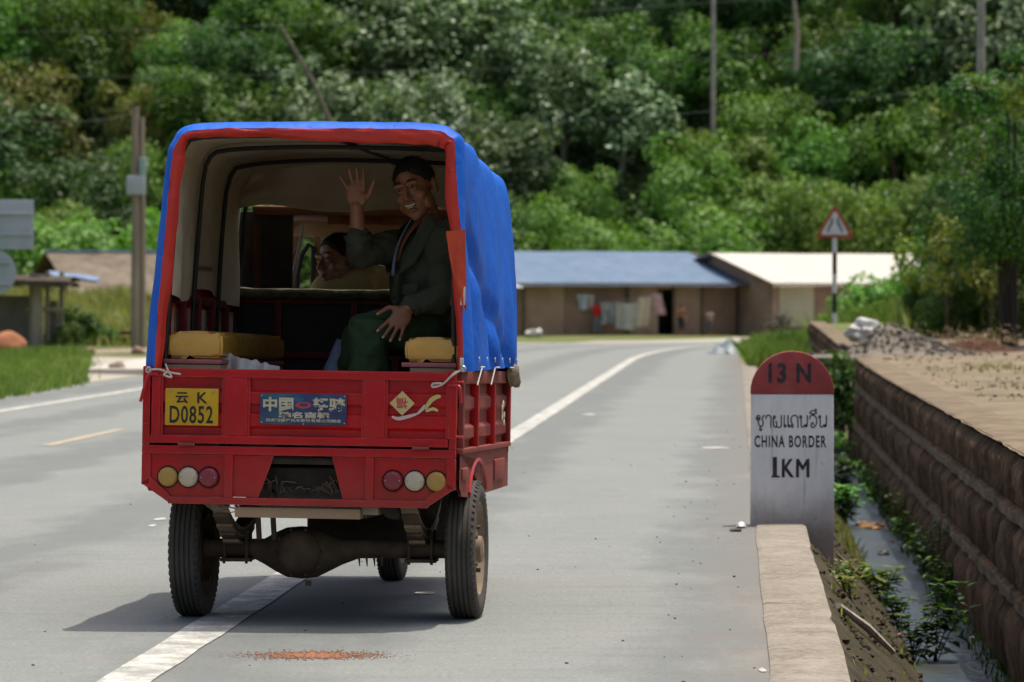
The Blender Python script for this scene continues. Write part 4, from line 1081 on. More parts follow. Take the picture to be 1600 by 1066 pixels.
def slope_at(px, py):
    """where a pixel of the photograph meets the earth bank of the drain: lat, s, z"""
    r = (px - 1154) / (py - 460); lat = r * (CAMZ + .04 - 1.14 * .386) / (1 - 1.14 * r) if r < .6 else 1.05
    lat = min(lat, 1.08); z = max(-.72, -.04 - (lat - .386) * 1.14); D = (CAMZ - z) * FPX / (py - 460)
    return lat, D, z
def bank_weed(px, py, h, nst, leaf, mat, label, spread=.5, **kw):
    lat, D, z = slope_at(px, py); p = RP(lat, D); return weed(CX + p.x / p.y * FPX, py, p.y, h, nst, leaf, mat, label, spread, z=max(z, ground_z(lat, D)) - .01, **kw)
bank_weed(1430, 1030, .28, 6, .075, L_near, 'leafy weed with heart shaped leaves at the bottom of the bank', seed=1, lean=(.35, 0))
bank_weed(1384, 945, .24, 9, .070, L_lime, 'bright green weed on the bank left of the heart leaved weed', seed=2)
bank_weed(1408, 985, .24, 5, .065, L_near, 'small dark weed at the edge of the drain water', seed=3)
bank_weed(1452, 1036, .40, 5, .080, L_near, 'tall thin weed leaning over the water', .3, seed=4, lean=(.2, 0))
for i, (px, py, h) in enumerate(((1325, 815, .30), (1318, 772, .36), (1330, 730, .42), (1318, 690, .45), (1322, 650, .6), (1334, 640, .5), (1310, 735, .4), (1320, 612, .7))):
    bank_weed(px, py, h, 13, .085, L_near if i % 3 else L_light, 'leafy weed growing in the drain behind the kilometre stone', .55, group='weeds in the drain behind the stone', seed=10 + i)
for i in range(6):
    lat, D, z = slope_at(1310 + 18 * i, 845 + 33 * i)
    lat = max(.5, lat - .12 - .05 * (i % 3)); p = RP(lat, D); weed(CX + p.x / p.y * FPX, 900, p.y, .10 + .02 * (i % 3), 5, .04, L_grassdry if i % 2 else L_near, 'low small weed scattered on the bare earth bank', .8, 'small weeds on the bank', z=ground_z(lat, D), seed=60 + i)
for i, (px, py, D, h) in enumerate(((1440, 830, 25, .30), (1425, 800, 27.5, .34), (1410, 775, 30, .3), (1452, 800, 26, .5), (1400, 750, 32, .32), (1385, 735, 35, .3), (1372, 715, 38, .35))):
    p = W(px, py, D); lat, s = to_road(p.x, p.y); q = RP(1.36, D * 1.0017); 
    weed(CX + q.x / q.y * FPX, py, q.y, h, 10, .052, L_near if i % 2 else L_light, 'leafy weed climbing the foot of the stone wall', .5, 'weeds at the foot of the stone wall', z=-.72, seed=30 + i, aspect=.6)
# plastic, leaves and stones in the water
M_chassis0 = plain('wet dark stone', (.05, .045, .04), .5)
mb = MB()
for i in range(1500):
    s = 11 + 26 * U(0, 1) ** 1.2; l = U(.42, 1.05); p = RP(l, s); r = U(.004, .014) * (1.8 if U(0, 1) < .08 else 1)
    if nz(l * 4, s * 1.2, 3) < -.15: continue
    mb.ball((p.x, p.y, ground_z(l, s) + r * .2), (r * U(.8, 1.5), r * U(.8, 2.), r * .8), 6, 4, jit=.7, seed=i)
o = mb.build('bank_clods', M_slope, None, 40); tag(o, 'crumbled clods and small stones lying on the earth bank', 'clods', kind='stuff')
p = RP(1.15, 33, -.695)
mb = MB()
for i in range(26): mb.ball((p.x + U(-.10, .14), p.y + U(-.6, .6), p.z + U(0, .02)), (U(.015, .035), U(.02, .06), .008), 7, 4, jit=.5, seed=i)
solo(mb, 'dead_leaves', mottled('orange brown dead leaves', (.45, .24, .09), (.30, .15, .06), 20, .9), 'orange clump of dead leaves floating at the edge of the water', 'dead leaves', smooth_ang=60)
p = RP(1.13, 29.5, -.70); solo(MB().ball(p, (.045, .05, .035), 10, 7, jit=.5, seed=3), 'stone', M_chassis0, 'dark stone sticking out of the drain water', 'stone', smooth_ang=60)
p = RP(1.26, 31.0, -.70); solo(MB().ball(p, (.02, .04, .012), 8, 6, jit=.5, seed=6), 'stone', M_chassis0, 'tiny dark pebble breaking the water surface', 'stone', smooth_ang=60)
p = W(1352, 975, 15.5); a, b = RP(.466, 17.4), RP(.742, 18.2)
a.z = ground_z(.466, 17.4) + .03; b.z = ground_z(.742, 18.2) + .03
solo(MB().tube([a, (a + b) / 2 + Vector((0, 0, .012)), b], [.014, .02, .013], 7), 'broken_pipe', mottled('dirty white pipe', (.55, .50, .43), (.36, .31, .25), 12, .8), 'short dirty white pipe lying along the earth bank', 'pipe')
a, b = RP(.60, 22.9), RP(.95, 25.0); a.z = ground_z(.60, 22.9) + .015; b.z = ground_z(.95, 25.0) + .02
solo(MB().tube([a, (a + b) / 2, b], [.008, .011, .008], 6), 'bamboo_stick', M_wood, 'thin pale stick lying down the bank below the stone', 'stick')
p = RP(.93, 21.8); p.z = ground_z(.93, 21.8) + .02
solo(MB().ball(p, (.02, .025, .015), 9, 6, jit=.4, seed=9), 'plastic_scrap', plain('pink plastic', (.5, .2, .16)), 'small pink scrap on the bank near the weeds', 'scrap', smooth_ang=60)
p = RP(1.36, 22.3, -.69); solo(MB().ball(p, (.014, .02, .01), 8, 5), 'plastic_scrap', plain('white scrap', (.8, .8, .78)), 'tiny white scrap on the drain water', 'scrap')
p = W(1158, 817, 21.2); p.z = .012
solo(MB().ball(p, (.028, .05, .02), 12, 8, jit=.6, seed=4), 'crumpled_cup', plain('white plastic', (.66, .66, .64), .4), 'crumpled white plastic scrap beside the foot of the kilometre stone', 'scrap', smooth_ang=40)
p = W(1150, 826, 20.9); p.z = .006
solo(MB().ball(p, (.035, .06, .01), 10, 6, jit=.5, seed=7), 'flattened_wrapper', plain('dark wrapper', (.06, .055, .05), .6), 'flattened dark wrapper on the road by the stone', 'wrapper', smooth_ang=40)
mb = MB()
for i in range(170):
    s = 9 + 30 * U(0, 1) ** 1.5; l = U(-4.2, .1) if U(0, 1) < .55 else .1 - abs(rnd.gauss(0, .5)); p = RP(l, s); r = U(.0018, .005) * (1.8 if U(0, 1) < .08 else 1)
    mb.ball((p.x, p.y, r * .4), (r * U(.8, 1.6), r * U(.8, 1.8), r * .8), 6, 4, jit=.5, seed=i)
o = mb.build('road_grit', plain('dark grit', (.06, .05, .042), .95), None, 60); tag(o, 'loose dark grit scattered over the asphalt', 'grit', kind='stuff')
mb = MB()
for i in range(2200):
    u = rnd.gauss(0, .38) + .05 * math.sin(i); c0 = W(490 + u * 250, 1025 + rnd.gauss(0, 2.2) - (6 if u > .3 else 0) * 0, 13.7)
    D = CAMZ * FPX / (1025 + rnd.gauss(0, 3.0) - 460); x = (490 + u * 165 - CX) / FPX * D; r = U(.0012, .0042) * (1.5 if U(0, 1) < .05 else 1) * (1.2 - abs(u))
    mb.ball((x, D, .0015), (r * 1.3, r * 1.8, max(.001, r * .55)), 6, 3, jit=.5, seed=i)
o = mb.build('red_soil', mottled('spilt red soil', (.36, .17, .10), (.20, .095, .055), 40, 1.), None, 60); tag(o, 'small spill of red soil on the road behind the tricycle', 'soil', kind='stuff')
mb = MB()
for px, py, w in ((664, 928, 34), (1118, 700, 45), (920, 648, 22), (870, 643, 8), (1192, 1049, 12), (250, 812, 20), (238, 822, 12)):
    D = CAMZ * FPX / (py - 460); p = W(px, py, D); ww = w / FPX * D / 2
    pts = [(p.x + ww * math.cos(q * .63) * (1 + .3 * nz(q, px)), p.y + D * .005 * math.sin(q * .63) * (1 + .9 * nz(q * 1.7, py)), .0032) for q in range(10)]
    mb.add(pts, [tuple(range(10))])
o = mb.build('paint_splash', M_white, road, None, fix=False); 

# ------------------------------------------------------------------ the cargo tricycle
YAW = R(6.0)
V0 = Vector((-.76, 15.37, 0))
ROOT = Matrix.Translation(V0) @ Matrix.Rotation(-YAW, 4, 'Z')
BODY = Matrix.Translation((0, 0, .7)) @ Matrix.Rotation(R(.75), 4, 'Y') @ Matrix.Rotation(R(-1.2), 4, 'X') @ Matrix.Translation((0, 0, -.7))
VB = ROOT @ BODY
trike = empty('cargo_tricycle', V0, -YAW, 'red three wheeled cargo tricycle with a blue canopy driving away', 'tricycle')
c6, s6 = math.cos(YAW), math.sin(YAW)
def rx(px, ly=-.5):
    k = (px - CX) / FPX; return (k * (V0.y + ly * c6) - V0.x - ly * s6) / (c6 + k * s6)
def rz(py, ly=-.5): return CAMZ - (py - HY) * (V0.y + ly * c6) / FPX

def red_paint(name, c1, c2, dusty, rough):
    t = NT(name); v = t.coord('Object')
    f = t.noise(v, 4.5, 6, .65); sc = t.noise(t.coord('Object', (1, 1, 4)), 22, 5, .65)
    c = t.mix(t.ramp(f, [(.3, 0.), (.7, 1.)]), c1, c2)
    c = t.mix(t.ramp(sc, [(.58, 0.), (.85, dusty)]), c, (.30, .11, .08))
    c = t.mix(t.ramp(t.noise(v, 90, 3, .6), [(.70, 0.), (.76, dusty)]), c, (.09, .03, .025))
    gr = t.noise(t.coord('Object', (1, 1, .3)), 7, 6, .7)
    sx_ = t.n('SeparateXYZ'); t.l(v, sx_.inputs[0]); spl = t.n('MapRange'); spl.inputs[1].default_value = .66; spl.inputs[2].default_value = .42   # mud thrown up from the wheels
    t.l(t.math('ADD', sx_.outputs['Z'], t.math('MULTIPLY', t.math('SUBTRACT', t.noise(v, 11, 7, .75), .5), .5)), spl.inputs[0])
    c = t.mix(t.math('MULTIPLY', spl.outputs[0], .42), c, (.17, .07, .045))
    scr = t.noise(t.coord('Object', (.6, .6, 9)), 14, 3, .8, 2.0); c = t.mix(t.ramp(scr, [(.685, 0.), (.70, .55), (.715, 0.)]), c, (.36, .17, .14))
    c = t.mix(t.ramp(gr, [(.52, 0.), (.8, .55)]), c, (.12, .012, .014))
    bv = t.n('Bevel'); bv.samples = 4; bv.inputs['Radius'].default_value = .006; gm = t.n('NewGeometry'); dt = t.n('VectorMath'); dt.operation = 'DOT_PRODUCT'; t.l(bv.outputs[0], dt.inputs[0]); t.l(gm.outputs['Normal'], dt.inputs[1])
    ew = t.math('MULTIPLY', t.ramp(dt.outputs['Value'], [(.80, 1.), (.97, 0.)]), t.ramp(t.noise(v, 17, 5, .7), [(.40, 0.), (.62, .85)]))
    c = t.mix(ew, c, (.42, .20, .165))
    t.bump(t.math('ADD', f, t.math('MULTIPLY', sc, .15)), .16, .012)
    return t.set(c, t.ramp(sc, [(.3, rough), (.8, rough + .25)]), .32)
M_red = red_paint('red enamel', (.50, .006, .008), (.37, .005, .007), .35, .26)
M_reddusty = red_paint('dusty red enamel', (.27, .04, .030), (.20, .055, .042), .9, .5)
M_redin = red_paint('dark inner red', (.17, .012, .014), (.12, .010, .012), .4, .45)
M_chassis = mottled('muddy underframe', (.060, .046, .033), (.028, .024, .02), 9, .85, .3, .005, 40)
M_axle = mottled('oily dusty axle iron', (.125, .086, .054), (.065, .046, .031), 10, .7, .3, .004, 50)
M_tyre = mottled('dusty tyre rubber', (.085, .075, .063), (.045, .041, .037), 7, .85, .2, .003, 60, c3=(.13, .105, .078), s3=4)
M_rim = mottled('mud stained rim', (.28, .205, .135), (.18, .13, .085), 9, .7, .2, .003, 40)
M_plankw = mottled('pale sawn plank', (.46, .31, .19), (.30, .195, .115), 3, .85, .3, .003, 30, stretch=(.25, 1, 1))
M_rope = plain('white cord', (.58, .54, .46), .9)

def part(mb, name, mat, parent=None, ang=40, M=True, fix=True):
    return mb.build(name, mat, parent or trike, ang, BODY if (M and parent is None) else None, fix)

# -- lower rear panel with lamps
ZB, ZH, ZT = .456, .683, .978
XL, XR = -.62, .60
CHX, CHZ = .115, .527
fr = MB(); y0, y1 = -.50, -.475
def bar(mb, x0, x1, z0, z1, ya=-.50, yb=-.472, b=.004): return mb.bbox(x0, x1, ya, yb, z0, z1, b)
bar(fr, XL, XR, .648, .681); bar(fr, XL + CHX - .01, XR - CHX + .01, ZB, .484)
for sx in (-1, 1):
    xe = XL if sx < 0 else XR
    bar(fr, min(xe, xe - sx * .035), max(xe, xe - sx * .035), CHZ, .648)
    P = [(xe, 0, CHZ + .006), (xe - sx * CHX, 0, ZB), (xe - sx * (CHX - .005), 0, ZB + .035), (xe - sx * .034, 0, CHZ + .03)]
    fr.prism([(x, -.5, z) for x, _, z in (P if sx > 0 else P[::-1])], (0, .028, 0))
xa0, xa1 = rx(351), rx(364); xb0, xb1 = rx(571), rx(584)
bar(fr, xa0, xa1, .484, .648); bar(fr, xb0, xb1, .484, .648)
rear = part(fr, 'rear_panel', M_red)
TX = [rx(427), rx(518), rx(536), rx(404)]; tz0, tz1 = .486, .646
yp = -.486
mb = MB(); mb.prism([(XL + .03, yp, .646), (xa0 + .002, yp, .646), (xa0 + .002, yp, .484), (XL + CHX - .004, yp, .484), (XL + .03, yp, CHZ + .02)], (0, .006, 0)); mb.build('recessed_plate', M_red, rear)
mb = MB(); mb.prism([(xb1 - .002, yp, .646), (XR - .03, yp, .646), (XR - .03, yp, CHZ + .02), (XR - CHX + .004, yp, .484), (xb1 - .002, yp, .484)], (0, .006, 0)); mb.build('recessed_plate', M_red, rear)
mb = MB(); mb.prism([(xa1 - .002, yp, .646), (TX[0], yp, .646), (TX[3], yp, .486), (xa1 - .002, yp, .486)], (0, .006, 0)); mb.build('recessed_plate', M_red, rear)
mb = MB(); mb.prism([(TX[1], yp, .646), (xb0 + .002, yp, .646), (xb0 + .002, yp, .486), (TX[2], yp, .486)], (0, .006, 0))
mb.build('recessed_plate', M_red, rear)
def lampmat(name, c): 
    t = NT(name); g = t.n('TexWave'); g.inputs['Scale'].default_value = 90; t.l(t.coord('Object'), g.inputs['Vector'])
    t.bump(g.outputs['Fac'], .15, .001); m = t.set(t.mix(t.ramp(t.noise(t.coord('Object'), 30, 4), [(.4, 0.), (.8, .6)]), c, tuple(x * .75 + .05 for x in c)), .3, .5); return m
M_amber, M_clear, M_lred = lampmat('amber lens', (.42, .24, .045)), lampmat('clear lens', (.52, .44, .31)), lampmat('red lens', (.22, .02, .03))
M_rubber = plain('black rubber', (.02, .018, .018), .7)
for px, m, lab in ((262, M_amber, 'amber'), (294, M_clear, 'clear'), (326, M_lred, 'red'), (614, M_lred, 'red'), (648, M_clear, 'clear'), (682, M_amber, 'amber')):
    Mx = facing((rx(px), -.486, .559))
    lens = MB().lathe([(.0, .024), (.018, .0235), (.031, .021), (.037, .014), (.0385, .0)], 28, Mx).build('rear_lamp', m, rear, 50); lens['label'] = lab + ' round rear lamp'
    MB().lathe([(.0388, .0), (.0405, .003), (.0425, .004), (.043, .0)], 28, Mx).build('bezel', M_rubber, rear, 50)
    for sx in (-1, 1): MB().ball(Mx @ Vector((sx * .027, 0, .0225)), .003, 8, 5).build('screw', M_steel, rear)
# -- tailgate
tg = MB()
bar(tg, XL + .032, XR - .03, .945, .978, -.508, -.478); bar(tg, XL + .032, XR - .03, .69, .722, -.508, -.478)
gx = [(rx(236), rx(250)), (rx(350), rx(386)), (rx(568), rx(601)), (rx(700), rx(713))]
for a, b in gx: bar(tg, a, b, .722, .945, -.508, -.478)
tail = part(tg, 'tailgate', M_red)
for i in range(3):
    a, b = gx[i][1] - .002, gx[i + 1][0] + .002
    def f(u, v, a=a, b=b):
        z = .720 + .227 * v; d = 0
        for c0, c1 in ((.13, .42), (.52, .80)):
            d = max(d, min(1, max(0, min((v - c0) / .05, (c1 - v) / .05))))
        return (a + (b - a) * u, -.484 - .013 * d + .003 * nz(u * 3, v * 3, i), z)
    mb = MB(); mb.grid(f, 16, 44); mb.build('pressed_panel', M_red, tail, 35, fix=False)
    e = MB(); bar(e, a, a + .012, .7225, .9445, -.503, -.479, .002); e.build('panel_edge', M_red, tail); e = MB(); bar(e, b - .012, b, .7225, .9445, -.503, -.479, .002); e.build('panel_edge', M_red, tail)
for px in (292, 658):
    x = rx(px); MB().tube([(x - .032, -.514, .686), (x + .032, -.514, .686)], .007, 10).build('hinge', M_reddusty, tail)
# number plate
plate = MB().bbox(rx(258), rx(341), -.513, -.509, rz(672), rz(614), .0018).build('number_plate', mottled('yellow plate paint', (.60, .36, .012), (.50, .29, .012), 12, .5), tail)
M_blk2 = plain('plate black', (.018, .016, .012), .6)
pc = (rx(258) + rx(341)) / 2; zw = rz(614) - rz(672)
lettering('云', .055, 'characters', M_blk2, plate, facing((rx(284), -.5135, rz(629))), .0012, .95, .88)
lettering('K', .060, 'characters', M_blk2, plate, facing((rx(316), -.5135, rz(628.5))), .0010, 1.05, 1.0)
lettering('D0852', .083, 'characters', M_blk2, plate, facing((rx(299), -.5135, rz(655))), .0012, .70, 1.12, space=1.12)
for px in (266, 333): MB().ball((rx(px), -.514, rz(618)), .0045, 8, 5).build('bolt', M_steel, plate)
# enamel maker's sign
t = NT('blue maker sign'); v = t.coord('Object')
cc = t.mix(t.ramp(t.noise(v, 9, 4, .6), [(.4, 0.), (.65, 1.)]), (.02, .035, .12), (.03, .11, .15))
cc = t.mix(t.ramp(t.noise(v, 30, 4, .6), [(.6, 0.), (.8, .5)]), cc, (.10, .06, .10)); M_sign = t.set(cc, .4, .5)
sg = MB().bbox(rx(406), rx(541), -.5125, -.508, rz(668), rz(620), .0015).build('maker_sign', M_sign, tail)
M_ivory = mottled('ivory print', (.60, .54, .36), (.48, .42, .28), 20, .5)
M_redprint = plain('red print', (.50, .06, .05), .5)
lettering('中国', .064, 'characters', M_ivory, sg, facing((rx(434.5), -.513, rz(636.5))), .0022, .98, .88)
lettering('轻骑', .064, 'characters', M_ivory, sg, facing((rx(513.5), -.513, rz(637))), .0020, .98, .92)
lettering('驰名商标', .034, 'characters', M_ivory, sg, facing((rx(475), -.513, rz(653))), .0014, 1.42, .72, space=1.06)
lettering('济南轻骑摩托车股份有限公司制造', .0145, 'characters', M_ivory, sg, facing((rx(474), -.513, rz(661.5))), .0003, 1.32, .9, space=1.05)
mb = MB(); P = []
for i in range(24):
    q = 2 * math.pi * i / 24; P.append((rx(473.5) + .031 * math.cos(q), -.5132, rz(637.5) + .0125 * math.sin(q)))
for i in range(24):
    j = (i + 1) % 24; c0 = Vector((rx(473.5) + .004, -.5132, rz(637.5) + .002)); a, b = Vector(P[i]), Vector(P[j])
    mb.add([a, b, c0.lerp(b, .55), c0.lerp(a, .55)], [(0, 1, 2, 3)])
mb.build('emblem', M_redprint, sg, None)
MB().prism([(rx(461), -.5133, rz(625)), (rx(476), -.5133, rz(629)), (rx(461), -.5133, rz(633))][::-1], (0, .0004, 0)).build('emblem', plain('blue print', (.03, .12, .35)), sg)
for px, py in ((409, 623), (538, 623), (538, 665), (409, 665), (474, 667)): MB().ball((rx(px), -.5135, rz(py)), .0028, 8, 5).build('rivet', M_ivory, sg)
# new year sticker: a diamond with its character upside down, and ribbons
M_diamond = mottled('pale gold paper', (.62, .50, .22), (.55, .42, .18), 18, .6)
dx, dz = rx(628), rz(632); hw = rx(647.5) - rx(628)
dm = MB().prism([(dx - hw, -.5115, dz), (dx, -.5115, dz - hw * .98), (dx + hw, -.5115, dz), (dx, -.5115, dz + hw * .98)], (0, .0012, 0)).build('sticker', M_diamond, tail)
lettering('福', .048, 'characters', M_redprint, dm, facing((dx, -.512, dz), (-1, 0, 0), (0, 0, -1)), .0006, .95, .9)
M_ribbon, M_ribbon2 = plain('gold ribbon print', (.58, .50, .16), .6), plain('pale ribbon print', (.60, .48, .42), .6)
def ribbon(pts, w, mat, nm='ribbon'):
    pts = [Vector((rx(a), -.5117, rz(b))) for a, b in pts]; P = [Vector(q) for q in curve([tuple(p) for p in pts], 6)]; mb = MB(); V = []
    for i, p in enumerate(P):
        d = (P[min(i + 1, len(P) - 1)] - P[max(i - 1, 0)]).normalized(); k = w * math.sin(math.pi * min(1, (i + 2) / (len(P) + 3))) ** .6; nn = Vector((-d.z, 0, d.x)) * k
        V += [p + nn, p - nn]
    mb.add(V, [(2 * i, 2 * i + 1, 2 * i + 3, 2 * i + 2) for i in range(len(P) - 1)]); mb.build(nm, mat, dm, None)
ribbon([(664, 641), (672, 628), (680, 622), (688, 620)], .009, M_ribbon)
ribbon([(665, 644), (676, 640), (684, 643)], .006, M_ribbon)
ribbon([(612, 653), (622, 656), (636, 653), (652, 648)], .007, M_ribbon2)
ribbon([(652, 648), (660, 640), (664, 634)], .006, M_ribbon2)
# latch rods
mb = MB().tube(curve([(rx(246), -.515, rz(592)), (rx(236), -.52, rz(592)), (rx(231), -.53, rz(596)), (rx(226), -.535, rz(615)), (rx(221), -.535, rz(636))], 4), .006, 8); part(mb, 'latch_rod', M_red)
mb = MB().tube(curve([(rx(700), -.515, rz(603)), (rx(714), -.52, rz(603)), (rx(718), -.53, rz(606)), (rx(720), -.53, rz(618)), (rx(720.5), -.53, rz(630))], 4), .006, 8); part(mb, 'latch_rod', M_red)
for px, py in ((718, 598), (718, 683), (228, 670)):
    mb = MB().tube([(rx(px) - .012, -.505, rz(py)), (rx(px) + .014, -.512, rz(py))], .005, 8); part(mb, 'bracket', M_red)
# corner posts
for xa, xb in ((XL, XL + .030), (XR - .028, XR)):
    part(MB().bbox(xa, xb, -.499, -.46, .6815, .985, .004), 'corner_post', M_red)

# -- sides
LB0, LB1 = -.46, 1.30
for sx, xo in ((-1, XL), (1, XR + .018)):
    X = lambda d: xo - sx * d                        # d metres inwards from the outer face
    mbx = lambda m, d0, d1, ya, yb, za, zb_, b=.003: m.bbox(min(X(d0), X(d1)), max(X(d0), X(d1)), ya, yb, za, zb_, b)
    sm = M_reddusty if sx > 0 else M_red
    side = part(mbx(MB(), 0, .035, LB0, LB1, .935, .985), 'side_rail', sm)
    def f(u, v):
        z = .68 + .257 * v; d = 0
        for c0, c1 in ((.12, .38), (.56, .82)): d = max(d, min(1, max(0, min((v - c0) / .05, (c1 - v) / .05))))
        return (X(.030 - .018 * d), LB0 + (LB1 - LB0) * u, z)
    mb = MB(); mb.grid(f, 8, 48); part(mb, 'pressed_side', sm, side, 35, fix=False)
    for ly in (-.44, .06, .66, 1.262): part(mbx(MB(), -.004, .03, ly, ly + .038, .683, .934), 'side_rib', M_red if ly > 0 else sm, side)
    part(mbx(MB(), -.006, .03, LB0, LB1, .665, .685), 'belt', sm, side)
    # skirt with the wheel arch cut out
    ac, ar = .14, .30; P = [(LB0, .664), (LB0, .535), (LB0 + .08, .50)]
    P += [(ac - ar, .49)] + [(ac - ar * math.cos(math.pi * i / 14), .47 + ar * .54 * math.sin(math.pi * i / 14)) for i in range(1, 14)] + [(ac + ar, .49), (LB1, .495), (LB1, .664)]
    bm = bmesh.new(); vs = [bm.verts.new((X(.006), y, z)) for y, z in P]; bm.faces.new(vs); bmesh.ops.triangulate(bm, faces=bm.faces[:]); bm.verts.index_update()
    mb = MB(); mb.add([v.co for v in bm.verts], [[v.index for v in q.verts] for q in bm.faces]); mb.add([v.co + Vector((-sx * .012, 0, 0)) for v in bm.verts], [[v.index for v in q.verts][::-1] for q in bm.faces]); bm.free()
    part(mb, 'skirt', sm, side, None)
    lip = MB().tube([(X(.006), y, z) for y, z in P[4:17]], .010, 6); part(lip, 'arch_lip', M_red, side)
    part(mbx(MB(), -.004, .02, .72, 1.1, .53, .62, .008), 'stamped_plate', sm, side); part(mbx(MB(), -.004, .02, -.42, -.24, .56, .61, .008), 'stamped_plate', sm, side)
    mb = MB(); mb.grid(lambda u, v: (X(.02 + .12 * v), .0 + .31 * math.cos(math.pi * (.28 + .44 * u)), .275 + .31 * math.sin(math.pi * (.28 + .44 * u))), 22, 3)
    part(mb, 'mudguard', M_rim, None, 60, fix=False)
# bed floor, headboard
part(MB().box(XL + .02, XR - .0, -.465, 1.29, .615, .635), 'bed_floor', M_chassis)
hb = MB(); HF = 1.29
for xa in (-.60, rx(428, HF), rx(546, HF), rx(612, HF), .585): hb.bbox(xa, xa + .03, HF - .03, HF, .64, 1.29, .003)
for za in (.64, rz(552, HF), 1.262): hb.bbox(-.60, .61, HF - .028, HF - .001, za, za + .028, .003)
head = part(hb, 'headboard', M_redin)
mb = MB().box(-.59, .6, HF + .002, HF + .012, .64, 1.28); part(mb, 'board', plain('dark grey board', (.035, .038, .036), .7), head)
# roll of old carpet over the headboard
mb = MB(); mb.grid(lambda u, v: (rx(366, HF) + (.60 - rx(366, HF)) * u, HF - .02 + .045 * math.cos(6.283 * v) , 1.302 + .026 * math.sin(6.283 * v) + .006 * nz(u * 14, v * 5)), 50, 12)
part(mb, 'rail_padding', mottled('worn green carpet', (.13, .13, .085), (.06, .065, .045), 22, 1., .6, .01, 60, c3=(.20, .15, .12), s3=9), None, 180, fix=False)

# -- underframe, axle, springs, wheels
ch = MB()
for x in (-.25, .23): ch.bbox(x - .03, x + .03, -.46, 1.95, .50, .60, .004)
for y in (-.40, .05, .55, 1.2): ch.bbox(-.5, .5, y, y + .05, .53, .60, .004)
chassis = part(ch, 'chassis', M_chassis)
part(MB().bbox(-.26, .22, -.18, .5, .40, .60, .01), 'tool_tray', mottled('grey dusty tin', (.10, .10, .095), (.06, .06, .058), 6, .7), chassis)
part(MB().tube(curve([(.34, -.42, .44), (.34, -.1, .42), (.30, .6, .40), (.2, 1.1, .4)], 5), .028, 10), 'exhaust', M_chassis, chassis)
part(MB().bbox(-.14, .46, .55, 1.25, .27, .60, .03), 'engine', M_chassis, chassis)
for i in range(7): part(MB().bbox(.02, .19, .60 + i * .02, .608 + i * .02, .33, .50, .002), 'cooling_fin', M_axle, chassis)
mb = MB()
for k in range(34):
    a = U(-.16, .14); b = U(-.40, -.32); mb.tube(curve([(a, b, .505), (a + U(-.03, .03), b - .02, .53 + U(-.02, .03)), (a + U(-.06, .06), b - .03, .51 + U(-.02, .06))], 4), .0022, 4)
tag(part(mb, 'caught_straw', M_rim, chassis, 60), kind='stuff')
AX = .272; dcx = -.075
prof = [(-.47, .040), (-.34, .040), (-.30, .038), (-.20, .040), (-.15, .054), (-.105, .082), (-.06, .104), (0, .110), (.06, .104), (.105, .082), (.16, .054), (.23, .040), (.35, .038), (.54, .038)]
mb = MB(); n = 24; prof2 = []
for k, (x, r) in enumerate(prof): prof2.append((x + (dcx if abs(x) < .3 else 0), r))
vs = []; 
for x, r in prof2:
    for j in range(n):
        q = 2 * math.pi * j / n; vs.append((x, r * .80 * math.cos(q), AX - (.012 if r > .05 else 0) + r * math.sin(q) * (1 if math.sin(q) < 0 else .9)))
mb.add(vs, [(i * n + j, i * n + (j + 1) % n, (i + 1) * n + (j + 1) % n, (i + 1) * n + j) for i in range(len(prof2) - 1) for j in range(n)])
axle = mb.build('rear_axle', M_axle, trike, 50)
Mx = facing((dcx, -.088, AX - .012))
MB().lathe([(0, .028), (.03, .027), (.062, .018), (.082, .004), (.086, -.004)], 32, Mx).build('differential_cover', M_axle, axle, 50)
for i in range(10): q = 2 * math.pi * i / 10; MB().ball(Mx @ Vector((.094 * math.cos(q), .094 * math.sin(q), -.004)), .007, 6, 5).build('bolt', M_axle, axle)
MB().tube([(dcx + .035, -.06, AX - .125), (dcx + .035, -.06, AX - .145)], .012, 8).build('drain_plug', M_axle, axle)
for x, off in ((.16, 0), (.19, .0), (.22, 0), (.25, 0)): MB().tube([(x, -.045, AX - .03), (x + .004, -.05, AX - .068)], [.006, .002], 6).build('mud_drip', M_axle, axle)
for xs_ in (-.335, .405):
    spr = None
    for k in range(5):
        L = .43 - .07 * k; pts = [(0, L * (i / 6 - 1), 0) if False else Vector((xs_, -L + 2 * L * i / 12, .325 - .014 * k + .125 * ((-L + 2 * L * i / 12) / .43) ** 2 + .03)) for i in range(13)]
        m = MB(); V = []
        for p in pts: V += [p + Vector((-.032, 0, 0)), p + Vector((.032, 0, 0)), p + Vector((.032, 0, -.011)), p + Vector((-.032, 0, -.011))]
        m.add(V, [(4 * i + j, 4 * i + (j + 1) % 4, 4 * i + 4 + (j + 1) % 4, 4 * i + 4 + j) for i in range(12) for j in range(4)] + [(3, 2, 1, 0), (48, 49, 50, 51)])
        if k == 0: spr = m.build('leaf_spring', M_rim, trike)
        else: m.build('leaf', M_rim if k % 2 == 0 else M_axle, spr)
    MB().tube([(xs_ - .045, -.43, .485), (xs_ + .045, -.43, .485)], .026, 10).build('spring_eye', M_rim, spr)
    MB().bbox(xs_ - .04, xs_ + .04, -.455, -.405, .49, .56, .005).build('shackle', M_axle, spr)
    for dx_ in (-.045, .045):
        MB().tube([(xs_ + dx_, -.05, .345), (xs_ + dx_, -.052, AX - .06)], .0065, 6).build('u_bolt', M_axle, spr); MB().tube([(xs_ + dx_, .05, .345), (xs_ + dx_, .052, AX - .06)], .0065, 6).build('u_bolt', M_axle, spr)
    MB().bbox(xs_ - .06, xs_ + .06, -.065, .065, AX - .052, AX - .038, .003).build('spring_plate', M_axle, spr)
mb = MB()
